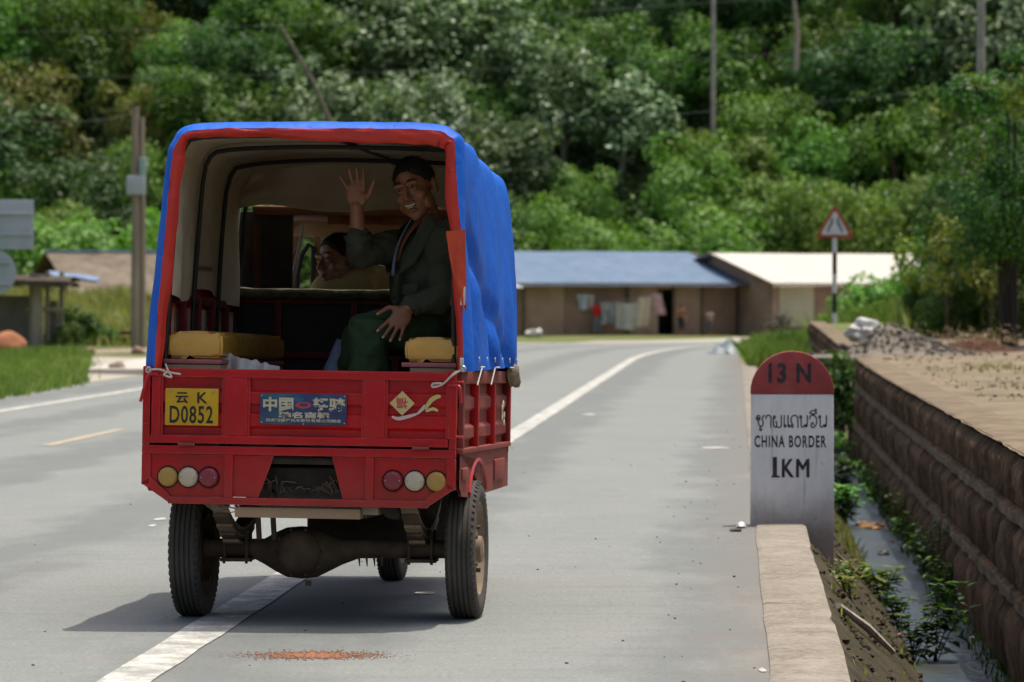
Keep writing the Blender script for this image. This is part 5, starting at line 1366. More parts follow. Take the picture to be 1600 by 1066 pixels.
for k in range(16):
    a = U(-.40, -.16); mb.tube(curve([(a, -.44, .47 - U(0, .02)), (a + .06, -.46, .445 - U(0, .02)), (a + U(.08, .16), -.44, .455 + U(-.01, .02))], 5), .003, 4)
tag(part(mb, 'tangled_cord', M_rim, chassis, 60), kind='stuff')
for x in (-.22, -.16): part(MB().tube([(x, -.2, .50), (x, -.12, .31)], .011, 8), 'brake_rod', M_axle, chassis)
part(MB().bbox(rx(367), rx(563), -.485, -.40, .408, .447, .003), 'step_board', M_plankw)
part(MB().bbox(rx(563) + .002, rx(590), -.46, -.38, .425, .455, .003), 'board_bracket', M_wood)

def wheel(x, y, rad, wid, label, outward):
    w = empty('wheel', (x, y, rad), 0); w.parent = trike; w['label'] = label
    Mw = Matrix.Rotation(R(90), 4, 'Y'); h = wid / 2
    P = [(rad * .70, -h * .80), (rad * .76, -h * .97), (rad * .84, -h * 1.03), (rad * .91, -h * .98), (rad * .955, -h * .86), (rad * .982, -h * .74)]
    for k in range(5):
        c0 = -h * .66 + k * h * .33
        P += [(rad * 1.0, c0 - h * .11), (rad * 1.0, c0 + h * .10)] + ([(rad * .978, c0 + h * .13), (rad * .978, c0 + h * .20)] if k < 4 else [])
    P += [(rad * .982, h * .74), (rad * .955, h * .86), (rad * .91, h * .98), (rad * .84, h * 1.03), (rad * .76, h * .97), (rad * .70, h * .80)]
    MB().lathe(P, 64, Mw).build('tyre', M_tyre, w, 35)
    lug = MB()                                       # shoulder blocks
    for i in range(56):
        q = 2 * math.pi * i / 56
        for sx in (-1, 1):
            m = Matrix.Rotation(q, 4, 'X') @ Matrix.Translation((sx * h * .80, 0, rad * .966)) @ Matrix.Rotation(sx * R(38), 4, 'Y')
            lug.box(-h * .13, h * .13, -rad * .030, rad * .030, -.004, .006, m)
    tag(lug.build('tread_blocks', M_tyre, w), kind='stuff')
    o = outward
    D_ = [(rad * .72, -h * .8 * o), (rad * .70, h * .84 * o), (rad * .66, h * .86 * o), (rad * .63, h * .55 * o), (rad * .52, h * .30 * o), (rad * .40, h * .42 * o), (rad * .28, h * .62 * o), (rad * .20, h * .66 * o), (rad * .19, h * 1.0 * o), (rad * .12, h * 1.1 * o), (0, h * 1.1 * o)]
    MB().lathe(D_, 40, Mw).build('rim', M_rim, w, 45)
    for i in range(5):
        q = 2 * math.pi * i / 5; MB().tube([(h * .5 * o, rad * .33 * math.cos(q), rad * .33 * math.sin(q)), (h * .86 * o, rad * .33 * math.cos(q), rad * .33 * math.sin(q))], .009, 6).build('wheel_nut', M_axle, w)
    MB().lathe([(rad * .50, -h * .9 * o), (rad * .48, -h * .2 * o), (rad * .2, -h * .1 * o)], 32, Mw).build('brake_drum', M_axle, w, 45)
    return w
wheel(-.508, 0, .272, .118, 'left rear wheel', -1); wheel(.585, 0, .272, .118, 'right rear wheel', 1); wheel(0.02, 1.98, .25, .10, 'single front wheel', 1)
for sx in (-1, 1): MB().tube([(.02 + sx * .075, 1.98, .25), (.02 + sx * .075, 1.80, .95)], .022, 8).build('front_fork', M_chassis, trike)
mb = MB(); mb.grid(lambda u, v: (.02 + (v - .5) * .15, 1.98 + .29 * math.cos(math.pi * (.1 + .8 * u)), .25 + .29 * math.sin(math.pi * (.1 + .8 * u))), 16, 3); mb.build('mudguard', M_red, trike, 60, fix=False)
# -- canopy
t = NT('blue tarpaulin'); v = t.coord('Object')
f = t.noise(v, 5, 6, .6, .5); wv = t.n('TexWave'); wv.inputs['Scale'].default_value = 120; t.l(v, wv.inputs['Vector'])
c = t.mix(t.ramp(f, [(.3, 0.), (.7, 1.)]), (.003, .095, .52), (.006, .128, .63))
c = t.mix(t.ramp(t.noise(v, 2, 5, .65), [(.62, 0.), (.85, .3)]), c, (.08, .18, .5))
vo = t.n('TexVoronoi'); vo.feature = 'DISTANCE_TO_EDGE'; vo.inputs['Scale'].default_value = 5.5; t.l(t.coord('Object', (1, .8, .55)), vo.inputs['Vector'])
c = t.mix(t.ramp(vo.outputs['Distance'], [(.0, .12), (.03, 0.)]), c, (.10, .24, .60))
t.bump(t.math('ADD', t.math('ADD', t.noise(v, 13, 5, .6, .8), t.math('MULTIPLY', wv.outputs['Fac'], .05)), t.math('MULTIPLY', t.math('MINIMUM', vo.outputs['Distance'], .10), 1.6)), .40, .013); M_blue = t.set(c, .45, .2)
t = NT('red tarpaulin underside'); v = t.coord('Object')
c = t.mix(t.ramp(t.noise(v, 6, 6, .6), [(.3, 0.), (.7, 1.)]), (.60, .038, .022), (.46, .026, .018))
c = t.mix(t.ramp(t.noise(v, 26, 5, .7), [(.66, 0.), (.74, .8)]), c, (.62, .36, .30))
t.bump(t.noise(v, 22, 5, .6, .8), .5, .01); M_redtarp = t.set(c, .45, .4)
M_lining = mottled('off white canvas lining', (.64, .56, .42), (.54, .465, .34), 4, .95, .4, .01, 12, c3=(.42, .34, .24), s3=2.2)
M_hoop = plain('dark steel tube', (.025, .022, .020), .6)

RP_R = [(-.614, .972), (-.592, 1.4), (-.566, 1.78), (-.545, 1.86), (-.47, 1.932), (-.2, 1.948), (.2, 1.950), (.50, 1.944), (.578, 1.915), (.622, 1.84), (.634, 1.4), (.640, .982)]
RP_F = [(-.63, .99), (-.62, 1.4), (-.60, 1.70), (-.57, 1.79), (-.50, 1.86), (-.2, 1.90), (.2, 1.90), (.46, 1.88), (.55, 1.84), (.605, 1.75), (.645, 1.4), (.665, 1.005)]
def resample(P, n):
    Q = [Vector(q) for q in curve(P, 10)]; L = [0]
    for a, b in zip(Q[:-1], Q[1:]): L.append(L[-1] + (b - a).length)
    out = []; j = 0
    for i in range(n):
        d = L[-1] * i / (n - 1)
        while j < len(L) - 2 and L[j + 1] < d: j += 1
        out.append(Q[j].lerp(Q[j + 1], (d - L[j]) / max(1e-9, L[j + 1] - L[j])))
    return out
NU, NV = 130, 80
PR, PF = resample(RP_R, NU), resample(RP_F, NU)
CY0, CY1 = -.505, 1.32
def canopy_pt(i, v, inset=0.0, wr=1.0):
    p = PR[i].lerp(PF[i], smooth(0, 1, v) * .6 + v * .4); u = i / (NU - 1)
    a = PR[max(0, i - 1)]; b = PR[min(NU - 1, i + 1)]; d = (b - a).normalized(); nin = Vector((d.y, -d.x))
    if nin.dot(Vector((0, 1.4)) - p) < 0: nin = -nin
    side = smooth(.28, .0, u) + smooth(.72, 1., u)   # 1 at the hems
    hoopf = math.sin(math.pi * v * 3) ** 2
    off = inset + .013 * hoopf * (1 - .6 * side) + .030 * (1 - smooth(0, .022, v)) * (1 if u < .75 else 1 - smooth(.75, .85, u) * .7)
    fold = .016 * side * (math.sin(v * 23 + 1.2 * math.sin(u * 9)) + .6 * math.sin(v * 41 + u * 5)) * smooth(0., .05, v)
    cr = .009 * fbm(v * 2.6, u * 4, 1.3, 3) + .005 * abs(nz(v * 9 + u * 6, u * 14 - v * 5, 4))
    off -= wr * (fold + cr) - .012
    # creases that run back from the rear corner on the right
    if u > .6: off += wr * .020 * math.exp(-((u - (.80 + .25 * v)) / .02) ** 2) * smooth(.02, .1, v) + wr * .016 * math.exp(-((u - (.735 + .5 * v)) / .018) ** 2) * smooth(.02, .1, v)
    p = p + nin * off
    y = CY0 + (CY1 - CY0) * v + (.012 * nz(u * 14, 3.3) if v < .01 else 0)
    return Vector((p.x, y, p.y))
mb = MB()
mb.grid(lambda u, v: canopy_pt(int(round(u * (NU - 1))), v), NU, NV)
canopy = part(mb, 'canopy', M_blue, None, 180, fix=False)
mb = MB(); mb.grid(lambda u, v: canopy_pt(int(round(u * (NU - 1))), .004 + .99 * v, .008), NU, NV)
part(mb, 'underside', M_redtarp, canopy, 180, fix=False)
mb = MB()                                            # hem turned in round the rear opening
def hem(u, v):
    i = int(round(u * (NU - 1))); p = canopy_pt(i, 0); q = PR[i]
    a = PR[max(0, i - 1)]; b = PR[min(NU - 1, i + 1)]; d = (b - a).normalized(); nin = Vector((d.y, -d.x))
    if nin.dot(Vector((0, 1.4)) - q) < 0: nin = -nin
    w = .040 + .018 * fbm(u * 9, 2.2, 0, 3)
    if .30 < u < .72: w = .030 + .026 * smooth(.35, .62, u) * (1 - .5 * smooth(.68, .72, u)) + .012 * nz(u * 22, 1)
    if u > .72: w = .045 - .022 * smooth(.8, 1, u) + .012 * nz(u * 16, 2)
    if u < .28: w = .042 - .020 * smooth(.12, 0, u) + .010 * nz(u * 16, 5)
    k = w * v; bul = math.sin(math.pi * min(1, v * 1.0))
    return Vector((p.x + nin.x * k, p.y + .022 * v - .012 * bul + .006 * nz(u * 40, v * 3, 7), p.z + nin.y * k + .004 * nz(u * 55, v * 4)))
mb.grid(hem, NU, 8); part(mb, 'hem', M_redtarp, canopy, 180, fix=False)
fl = [(692, 362), (722, 358), (725, 400), (725, 440), (724, 482)]
def flap(u, v):
    top = Vector((rx(692), -.507, rz(363))).lerp(Vector((rx(723), -.515, rz(360))), u)
    bot = Vector((rx(722), -.507, rz(484))).lerp(Vector((rx(726), -.515, rz(486))), u)
    p = top.lerp(bot, v); p.x -= .012 * math.sin(v * 3.1) * (1 - u); p.y += .008 * math.sin(u * 5 + v * 4) + .006 * nz(u * 4, v * 9); return p
mb = MB(); mb.grid(flap, 10, 22); part(mb, 'torn_flap', mottled('orange red tarpaulin', (.62, .085, .03), (.50, .05, .022), 9, .45, .5, .01, 26), canopy, 180, fix=False)
part(MB().bbox(rx(716), rx(724), -.512, -.508, rz(478), rz(449), .002), 'printed_patch', plain('white print', (.62, .60, .56)), canopy)
part(MB().bbox(rx(717), rx(723), -.512, -.508, rz(572), rz(560), .002), 'printed_patch', plain('white print', (.62, .60, .56)), canopy)
# canvas lining, open at the sides towards the bottom
mb = MB(); i0, i1 = 13, NU - 1 - 13
def lin(u, v):
    i = i0 + int(round(u * (i1 - i0))); p = canopy_pt(i, .03 + .96 * v, .028, .7)
    s_ = smooth(.22, 0, u) + smooth(.78, 1, u)
    p.x += (1 if u < .5 else -1) * s_ * (.02 * math.sin(v * 22 + 1) + .03 * max(0, math.sin(v * 9.4))); p.z += (.0 - .03 * math.sin(v * 9)) * s_ * (u < .04 or u > .96)
    return p
mb.grid(lin, i1 - i0 + 1, 46); part(mb, 'lining', M_lining, canopy, 180, fix=False)
for ly in (-.42, .14, .74, 1.27):
    v = (ly - CY0) / (CY1 - CY0); pts = [canopy_pt(i, v, .050, 0) for i in range(0, NU, 3)]
    part(MB().tube(pts, .0095, 8), 'hoop', M_hoop, canopy)
part(MB().tube([(.05, -.42, 1.895), (.08, .14, 1.885), (.15, .74, 1.86)], .008, 8), 'roof_rod', M_hoop, canopy)
part(MB().tube([(.16, .74, 1.85), (.16, 1.27, 1.84)], .008, 8), 'roof_rod', M_hoop, canopy)
# curtain at the front of the bed
mb = MB(); FY = 1.24
def curt(u, v):
    x = (-.575 + 1.16 * u) * (.88 + .12 * smooth(0, .5, v)); zt = 1.885 - .06 * (2 * u - 1) ** 4; zb_ = rz(326, FY) + .02 + .012 * math.sin(u * 11) + .012 * nz(u * 5, 1)
    return (x, FY + .012 * math.sin(u * 26 + v * 2) + .02 * nz(u * 5, v * 3) - .02 * v, zt + (zb_ - zt) * v)
mb.grid(curt, 70, 24); mb.grid(lambda u, v: Vector(curt(u, v)) + Vector((0, .01, 0)), 70, 24); part(mb, 'front_curtain', M_lining, canopy, 180, fix=False)
# loose lower cloths behind the side stakes
for sx in (-1, 1):
    mb = MB(); mb.grid(lambda u, v: (sx * (.585 + .012 * math.sin(u * 30)) , -.40 + 1.6 * u, 1.22 - .22 * v), 40, 8); part(mb, 'side_cloth', M_lining, canopy, 180, fix=False)
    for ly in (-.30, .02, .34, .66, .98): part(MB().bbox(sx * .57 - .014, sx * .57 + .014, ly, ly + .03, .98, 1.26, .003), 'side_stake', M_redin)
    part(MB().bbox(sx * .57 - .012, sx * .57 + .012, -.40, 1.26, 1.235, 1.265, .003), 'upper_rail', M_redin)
# cords and grommets
gl = Vector((rx(232), -.525, rz(586))); gr_ = Vector((rx(723), -.53, rz(577)))
for g_ in (gl, gr_): part(MB().lathe([(.006, .001), (.011, .003), (.013, 0)], 14, facing(g_)), 'grommet', plain('grommet', (.5, .5, .5), .4, .5, .8), canopy)
part(MB().tube(curve([tuple(gl), (rx(248), -.52, rz(585)), (rx(262), -.518, rz(589)), (rx(282), -.52, rz(592))], 5), .004, 6), 'cord', M_rope, canopy)
part(MB().tube(curve([(rx(258), -.52, rz(576)), (rx(263), -.522, rz(588)), (rx(268), -.525, rz(597)), (rx(256), -.525, rz(593)), (rx(264), -.523, rz(588))], 5), .004, 6), 'cord', M_rope, canopy)
part(MB().tube(curve([tuple(gr_), (rx(706), -.525, rz(588)), (rx(690), -.52, rz(602)), (rx(676), -.52, rz(606)), (rx(676), -.52, rz(601)), (rx(690), -.52, rz(600))], 5), .004, 6), 'cord', M_rope, canopy)
part(MB().tube(curve([(rx(712), -.51, rz(580)), (rx(702), -.52, rz(590)), (rx(694), -.52, rz(599))], 4), .003, 6), 'cord', M_rope, canopy)
for ly, dy in ((-.12, -.1), (.35, -.08)):
    part(MB().tube([(.655, ly, 1.0), (.648, ly + dy, .93)], .0028, 6), 'cord', M_rope, canopy)
for ly in (-.3, .25, .8): part(MB().tube([(.668, ly, 1.0), (.668, ly + .14, 1.001)], .003, 6), 'cord', M_rope, canopy)
for ly in (-.38, -.1, .18, .46, .74, 1.02): part(MB().lathe([(.004, .001), (.009, .003), (.011, 0)], 12, facing((.672, ly, 1.03), (0, 1, 0), (0, 0, 1))), 'grommet', M_steel, canopy)
mb = MB().ball((.64, 1.18, .965), (.03, .09, .05), 12, 8, jit=.6, seed=3); part(mb, 'rag', M_plateau, canopy, 60)
# plant sticker on the side
mb = MB()
for i in range(9):
    a = U(0, 6.28); x, z = .86 + U(-.04, .06), .80 + U(-.05, .05); mb.ball((XR + .034, x, z), (.002, .03, .016), 8, 5)
part(mb, 'side_sticker', M_ivory)

# -- cab in front of the bed
M_cabin = mottled('brown cab lining', (.16, .065, .028), (.10, .042, .02), 5, .8)
M_tan = mottled('tan cab trim', (.34, .20, .10), (.26, .15, .08), 6, .7)
M_moss = mottled('dark mossy panel', (.045, .042, .03), (.02, .018, .015), 7, .9, .4, .01, 20, c3=(.08, .08, .05), s3=3)
CB0, CB1 = 1.34, 2.16
cab = part(MB().bbox(-.50, .50, CB0, CB1 + .1, .48, .62, .02), 'cab', M_red)
for sx in (-1, 1):
    part(MB().bbox(sx * .5 - .02, sx * .5 + .02, CB0, CB1, .62, 1.20, .01), 'cab_side', M_red, cab)
    part(MB().tube([(sx * .5, CB1 + .08, 1.2), (sx * .46, CB1 - .08, 1.64)], .032, 8), 'pillar', M_tan, cab)
    part(MB().bbox(sx * .5 - .025, sx * .5 + .025, CB0, CB0 + .06, 1.2, 1.62, .008), 'pillar', M_cabin, cab)
part(MB().bbox(-.50, .50, CB1 + .04, CB1 + .1, .62, 1.22, .01), 'cab_front', M_red, cab)
part(MB().bbox(-.52, .52, CB0 - .02, CB1 + .02, 1.645, 1.685, .012), 'cab_roof', M_cabin, cab)
part(MB().bbox(-.47, .47, CB1 - .10, CB1 - .05, rz(357, CB1), rz(328, CB1), .006), 'windscreen_header', M_tan, cab)
part(MB().bbox(rx(489, CB1), rx(500, CB1), CB1 - .06, CB1 - .02, 1.22, rz(357, CB1), .006), 'windscreen_post', M_tan, cab)
part(MB().bbox(rx(447, CB1), rx(464, CB1), CB1 - .06, CB1 - .02, 1.22, rz(345, CB1), .006), 'windscreen_post', M_cabin, cab)
P = [(rx(464, CB1), 1.22), (rx(464, CB1) + .002, 1.40), (rx(472, CB1), 1.50), (rx(482, CB1), 1.545), (rx(489, CB1), 1.53), (rx(489, CB1), 1.22)]
part(MB().tube([(x, CB1 - .07, z) for x, z in P], .010, 8), 'window_gasket', M_rubber, cab)
t = NT('clear window glass'); tr_ = t.n('BsdfTransparent'); gl_ = t.n('BsdfGlossy'); gl_.inputs['Roughness'].default_value = .03; mx = t.n('MixShader'); mx.inputs[0].default_value = .07
tr_.inputs['Color'].default_value = (.90, .95, .93, 1)
t.l(tr_.outputs[0], mx.inputs[1]); t.l(gl_.outputs[0], mx.inputs[2]); t.l(mx.outputs[0], t.out.inputs['Surface']); M_glass = t.m
part(MB().box(-.46, .46, CB1 - .02, CB1 - .015, 1.22, 1.62), 'windscreen', M_glass, cab)
part(MB().bbox(rx(368, CB0), rx(452, CB0), CB0, CB0 + .03, 1.0, 1.66, .006), 'cab_rear_panel', M_moss, cab)
part(MB().tube([(rx(450, 1.42), 1.42, rz(446, 1.42)), (rx(470, 1.42), 1.42, rz(342, 1.42))], .009, 8), 'lit_pillar_edge', plain('lit pillar edge white', (.62, .60, .55), .5), cab)  # white tube painted as the sunlit edge of the cab pillar
mb = MB(); mb.grid(lambda u, v: (rx(505, CB0) + (.52 - rx(505, CB0)) * u, CB0 + .03 + .01 * math.sin(u * 20), rz(314, CB0) + (rz(341, CB0) - rz(314, CB0)) * v + .006 * nz(u * 9, v)), 40, 6); part(mb, 'valance', mottled('red brown printed cloth', (.20, .05, .025), (.30, .14, .06), 9, .95), cab, 180, fix=False)
part(MB().tube(curve([(-.32, CB1 - .35, 1.12), (-.1, CB1 - .18, 1.10), (.12, CB1 - .18, 1.10), (.34, CB1 - .35, 1.12)], 6), .014, 8), 'handlebar', M_hoop, cab)
part(MB().bbox(-.26, .26, CB0 + .05, CB0 + .48, .72, .82, .03), 'driver_seat', M_rubber, cab)

# ------------------------------------------------------------------ load on the bed
def vinyl(name, c1, c2):
    t = NT(name); v = t.coord('Object'); f = t.noise(v, 14, 5, .6, 1.0)
    c = t.mix(t.ramp(t.noise(v, 7, 5, .6), [(.35, 0.), (.7, 1.)]), c1, c2); t.bump(f, .5, .008); return t.set(c, .2, .6)
M_vinyl = vinyl('mustard vinyl', (.62, .35, .06), (.50, .27, .04))
M_pink = mottled('faded pink board', (.38, .14, .14), (.30, .11, .11), 8, .8)
for sx, xa, xb, ya, yb, lab in ((-1, rx(259, -.42), rx(345, -.42), -.43, 1.05, 'long mustard vinyl bench cushion on the left side of the bed'), (1, rx(631, -.42), rx(712, -.42), -.43, 1.05, 'mustard vinyl bench cushion on the right under the waving man')):
    bm = bmesh.new(); bmesh.ops.create_cube(bm, size=1); bmesh.ops.subdivide_edges(bm, edges=bm.edges[:], cuts=9, use_grid_fill=True)
    z0, z1 = 1.018, 1.118 if sx < 0 else 1.108
    for v in bm.verts:
        q = v.co * 2; k = lambda a: math.copysign(abs(a) ** 1.0, a)
        r = .30; x, y, z = q
        pinch = (1 - .10 * max(0, abs(y) - .9) * 10 * abs(x) ** 4)
        bulge = (1 - x * x) * .12 + (1 - abs(y) ** 6) * .03
        v.co = Vector(((xa + xb) / 2 + x * (xb - xa) / 2 * (1 - .03 * z * z) * (1 + .02 * (1 - z * z)), (ya + yb) / 2 + y * (yb - ya) / 2 * (1 - .012 * z * z), (z0 + z1) / 2 + z * (z1 - z0) / 2 * (1 + bulge * (z > 0)) * (1 - .07 * (x * x) ** 3 * (z > 0)) + .004 * nz(x * 4, y * 9, z * 3)))
    bmesh.ops.bevel(bm, geom=[e for e in bm.edges if e.calc_face_angle(0) > R(50)], offset=.012, segments=3, affect='EDGES'); bm.verts.index_update()
    mb = MB().add([v.co for v in bm.verts], [[v.index for v in f.verts] for f in bm.faces]); bm.free()
    solo(mb, 'bench_cushion', M_vinyl, lab, 'cushion', 'bench cushions on the bed', 60, VB)
    cc = ((xa + xb) / 2, (ya + yb) / 2, .635)
    bt = root_at('bench', cc, 'low wooden bench with a pink seat board on the ' + ('left' if sx < 0 else 'right') + ' side of the bed', 'bench', 'benches on the bed', VB)
    off = Matrix.Translation(-Vector(cc))
    MB().bbox(xa - .012, xb + (.0 if sx < 0 else .0), ya - .01, yb, .996, 1.014, .004).build('seat_board', M_pink, bt, M=off)
    MB().bbox(xa + (.004 if sx < 0 else .02), xb - .004, ya - .005, yb, .968, .994, .004).build('under_board', M_plankw, bt, M=off)
    for ly in (ya + .05, yb - .1): MB().bbox(xa + .02, xb - .02, ly, ly + .04, .636, .966, .004).build('leg', M_plankw, bt, M=off)
# denim bag, white sheet
def sack(cx, cy, z0, z1, ra, rb, seed, sq=.7):
    def f(u, v):
        a = 6.283 * u; k = math.sin(math.pi * (.08 + .90 * v)) ** sq; r1 = (1 + .16 * nz(math.cos(a) * 2, math.sin(a) * 2 + seed, v * 3)) * k
        return (cx + ra * r1 * math.cos(a), cy + rb * r1 * math.sin(a), z0 + (z1 - z0) * v + .02 * nz(u * 9, v * 5, seed))
    return MB().grid(f, 36, 26, True)
solo(sack(rx(530, .28), .28, .64, 1.105, .085, .085, 3), 'denim_bag', mottled('mottled blue denim', (.10, .16, .26), (.27, .34, .42), 22, .95, .4, .006, 60), 'mottled blue denim bag beside the green trousered knee', 'bag', None, 180, VB)
def sheetf(u, v):
    x = rx(345, -.30) + (rx(432, -.30) - rx(345, -.30)) * u; zt = 1.055 - .065 * u ** .6 + .02 * max(0, nz(u * 6, 3))
    return (x, -.33 + .12 * v + .02 * math.sin(u * 14), .64 + (zt - .64) * math.sin(math.pi * min(1, v * .9 + .05)) ** .5 + .01 * nz(u * 8, v * 6))
solo(MB().grid(sheetf, 26, 22), 'plastic_sheet', mottled('white plastic sheet', (.55, .54, .52), (.44, .43, .41), 7, .5, .4, .01, 20), 'crumpled white plastic sheet sticking up behind the tailgate', 'sheet', None, 40, VB, fix=False)

# ------------------------------------------------------------------ people
def remesh(mb, voxel, iters=3, name='body'):
    me = bpy.data.meshes.new(name); me.from_pydata(mb.v, [], mb.f); me.validate(); me.update()
    bm = bmesh.new(); bm.from_mesh(me); bmesh.ops.recalc_face_normals(bm, faces=bm.faces); bm.to_mesh(me); bm.free()
    o = bpy.data.objects.new('tmp', me); COL.objects.link(o)
    m = o.modifiers.new('r', 'REMESH'); m.mode = 'VOXEL'; m.voxel_size = voxel
    sm = o.modifiers.new('s', 'SMOOTH'); sm.iterations = iters; sm.factor = .5
    dg = bpy.context.evaluated_depsgraph_get(); out = bpy.data.meshes.new_from_object(o.evaluated_get(dg))
    bpy.data.objects.remove(o); bpy.data.meshes.remove(me)
    r = MB(); r.v = [tuple(v.co) for v in out.vertices]; r.f = [tuple(p.vertices) for p in out.polygons]; r.mi = [0] * len(r.f)
    bpy.data.meshes.remove(out); return r
def limb(mb, pts, rs, n=14, sub=4):
    """a tapering rounded limb through the joints"""
    P = []; Q = []
    for i in range(len(pts) - 1):
        for k in range(sub): t_ = k / sub; P.append(Vector(pts[i]).lerp(Vector(pts[i + 1]), t_)); Q.append(rs[i] + (rs[i + 1] - rs[i]) * t_)
    P.append(Vector(pts[-1])); Q.append(rs[-1])
    d0 = (P[0] - P[1]).normalized(); d1 = (P[-1] - P[-2]).normalized()
    A = [P[0] + d0 * Q[0] * k for k in (.98, .85, .5)]; AR = [Q[0] * k for k in (.15, .53, .87)]
    B = [P[-1] + d1 * Q[-1] * k for k in (.5, .85, .98)]; BR = [Q[-1] * k for k in (.87, .53, .15)]
    return mb.tube(A + P + B, AR + Q + BR, n)
def frame(o, fwd, up):
    """x = the figure's left as seen from in front's right, y = back, z = up"""
    f = Vector(fwd).normalized(); u = Vector(up); u = (u - f * u.dot(f)).normalized(); y = -f; x = y.cross(u)
    M = Matrix((x, y, u)).transposed().to_4x4(); M.translation = Vector(o); return M
def head_shapes(mb, H, neck=True, s=1.0):
    e = lambda c, r: mb.ball(H @ (Vector(c) * s), tuple(q * s for q in r), 20, 14, M=H.to_3x3())
    e((0, .012, .040), (.077, .096, .082)); e((0, -.026, -.030), (.064, .066, .086)); e((0, -.042, -.086), (.044, .042, .030)); e((0, -.066, -.106), (.022, .020, .016))
    for sx in (-1, 1):
        e((sx * .040, -.062, -.024), (.024, .020, .022)); e((sx * .055, -.02, -.06), (.016, .040, .030)); e((sx * .079, .018, -.004), (.010, .020, .032)); e((sx * .032, -.084, .030), (.026, .012, .0075))
        e((sx * .0125, -.103, -.0285), (.010, .011, .008)); e((sx * .031, -.0835, .004), (.018, .007, .005)); e((sx * .031, -.0845, .0215), (.018, .006, .004))
    limb(mb, [H @ (Vector((0, -.088, .022)) * s), H @ (Vector((0, -.104, -.006)) * s), H @ (Vector((0, -.114, -.026)) * s)], [.008 * s, .010 * s, .0125 * s])
    e((0, -.094, -.047), (.026, .008, .0055)); e((0, -.089, -.078), (.023, .010, .0065))
    if neck: limb(mb, [H @ (Vector((0, .022, -.05)) * s), H @ (Vector((0, .036, -.19)) * s)], [.054 * s, .060 * s])
def face_parts(H, parent, hairmat, s=1.0, smile=True):
    T = lambda c: H @ (Vector(c) * s); H3 = H.to_3x3()
    for sx in (-1, 1):
        MB().ball(T((sx * .031, -.0825, .0125)), (.0115 * s, .0085 * s, .0048 * s), 14, 10, M=H3).build('eye', M_eye, parent, 180)
        MB().ball(T((sx * .030, -.0903, .0125)), (.0050 * s, .002 * s, .0044 * s), 10, 8, M=H3).build('iris', M_iris, parent, 180)
        mb = MB(); mb.tube(curve([tuple(T((sx * .014, -.0955, .0375))), tuple(T((sx * .03, -.0955, .0415))), tuple(T((sx * .052, -.085, .034)))], 5), [.0020 * s] + [.0032 * s] * 9 + [.0012 * s], 7); mb.build('eyebrow', hairmat, parent, 180)
    # mouth with teeth
    mb = MB(); mb.grid(lambda u, v: T(((u - .5) * .058, -.0965 + .040 * (2 * u - 1) ** 2 * .55, -.0545 - .016 * v * (1 - (2 * u - 1) ** 2 * .8) + .008 * (2 * u - 1) ** 2)), 14, 5); mb.build('mouth', M_mouth, parent, 180, fix=False)
    if smile:
        for row, z0, hh, cnt in ((0, -.0535, .0070, 8), (1, -.0630, .0040, 6)):
            for k in range(cnt):
                w = .044 if row == 0 else .028; x0 = (k - cnt / 2) * w / cnt; x1 = x0 + w / cnt * .94; xm = (x0 + x1) / 2; y = -.0985 + 10.0 * xm * xm; zc_ = z0 + 6.0 * xm * xm
                m = MB(); m.bbox(x0 * s, x1 * s, y * s, (y + .004) * s, (zc_ - hh) * s, zc_ * s, .0008 * s, H); m.build('tooth', M_teeth, parent, 60)
def hair_shell(H, parent, mat, s=1.0, name='hair'):
    mb = MB(); nu, nv = 48, 22
    def f(u, v):
        a = 6.283 * u; th = v
        front = max(0, -math.sin(a)) # forward part
        lim = 1.95 - .84 * front ** 2.2 - .05 * (abs(math.cos(a)) ** 6) + .07 * nz(math.cos(a) * 4, math.sin(a) * 4) + .05 * nz(math.cos(a) * 15, math.sin(a) * 15)
        t_ = lim * th; k = 1.045 + .02 * nz(math.cos(a) * 9, math.sin(a) * 9, th * 6)
        d = Vector((math.sin(t_) * math.cos(a), math.sin(t_) * math.sin(a), math.cos(t_)))
        ed = 1 - .06 * smooth(.80, 1, th)
        return H @ ((Vector((0, .014, .040)) + Vector((d.x * .0785, d.y * .098, d.z * .085)) * k * ed) * s)
    mb.grid(f, nu, nv, True)
    rr = random.Random(5)
    for i in range(1500):                            # short cropped strands
        u, v = rr.random(), rr.uniform(.05, 1.0); p = f(u, v); q = f(u, min(1.0, v + .06)); n_ = (p - H @ (Vector((0, .014, .03)) * s)).normalized(); d = ((q - p).normalized() * rr.uniform(.3, 1) + n_ * .5 + Vector((rr.uniform(-.4, .4), rr.uniform(-.4, .4), 0))).normalized()
        w = d.cross(n_).normalized() * .0011 * s; L = rr.uniform(.008, .017) * s; mb.add([p - w, p + w, p + d * L], [(0, 1, 2)])
    return mb.build(name, mat, parent, 180, fix=False)
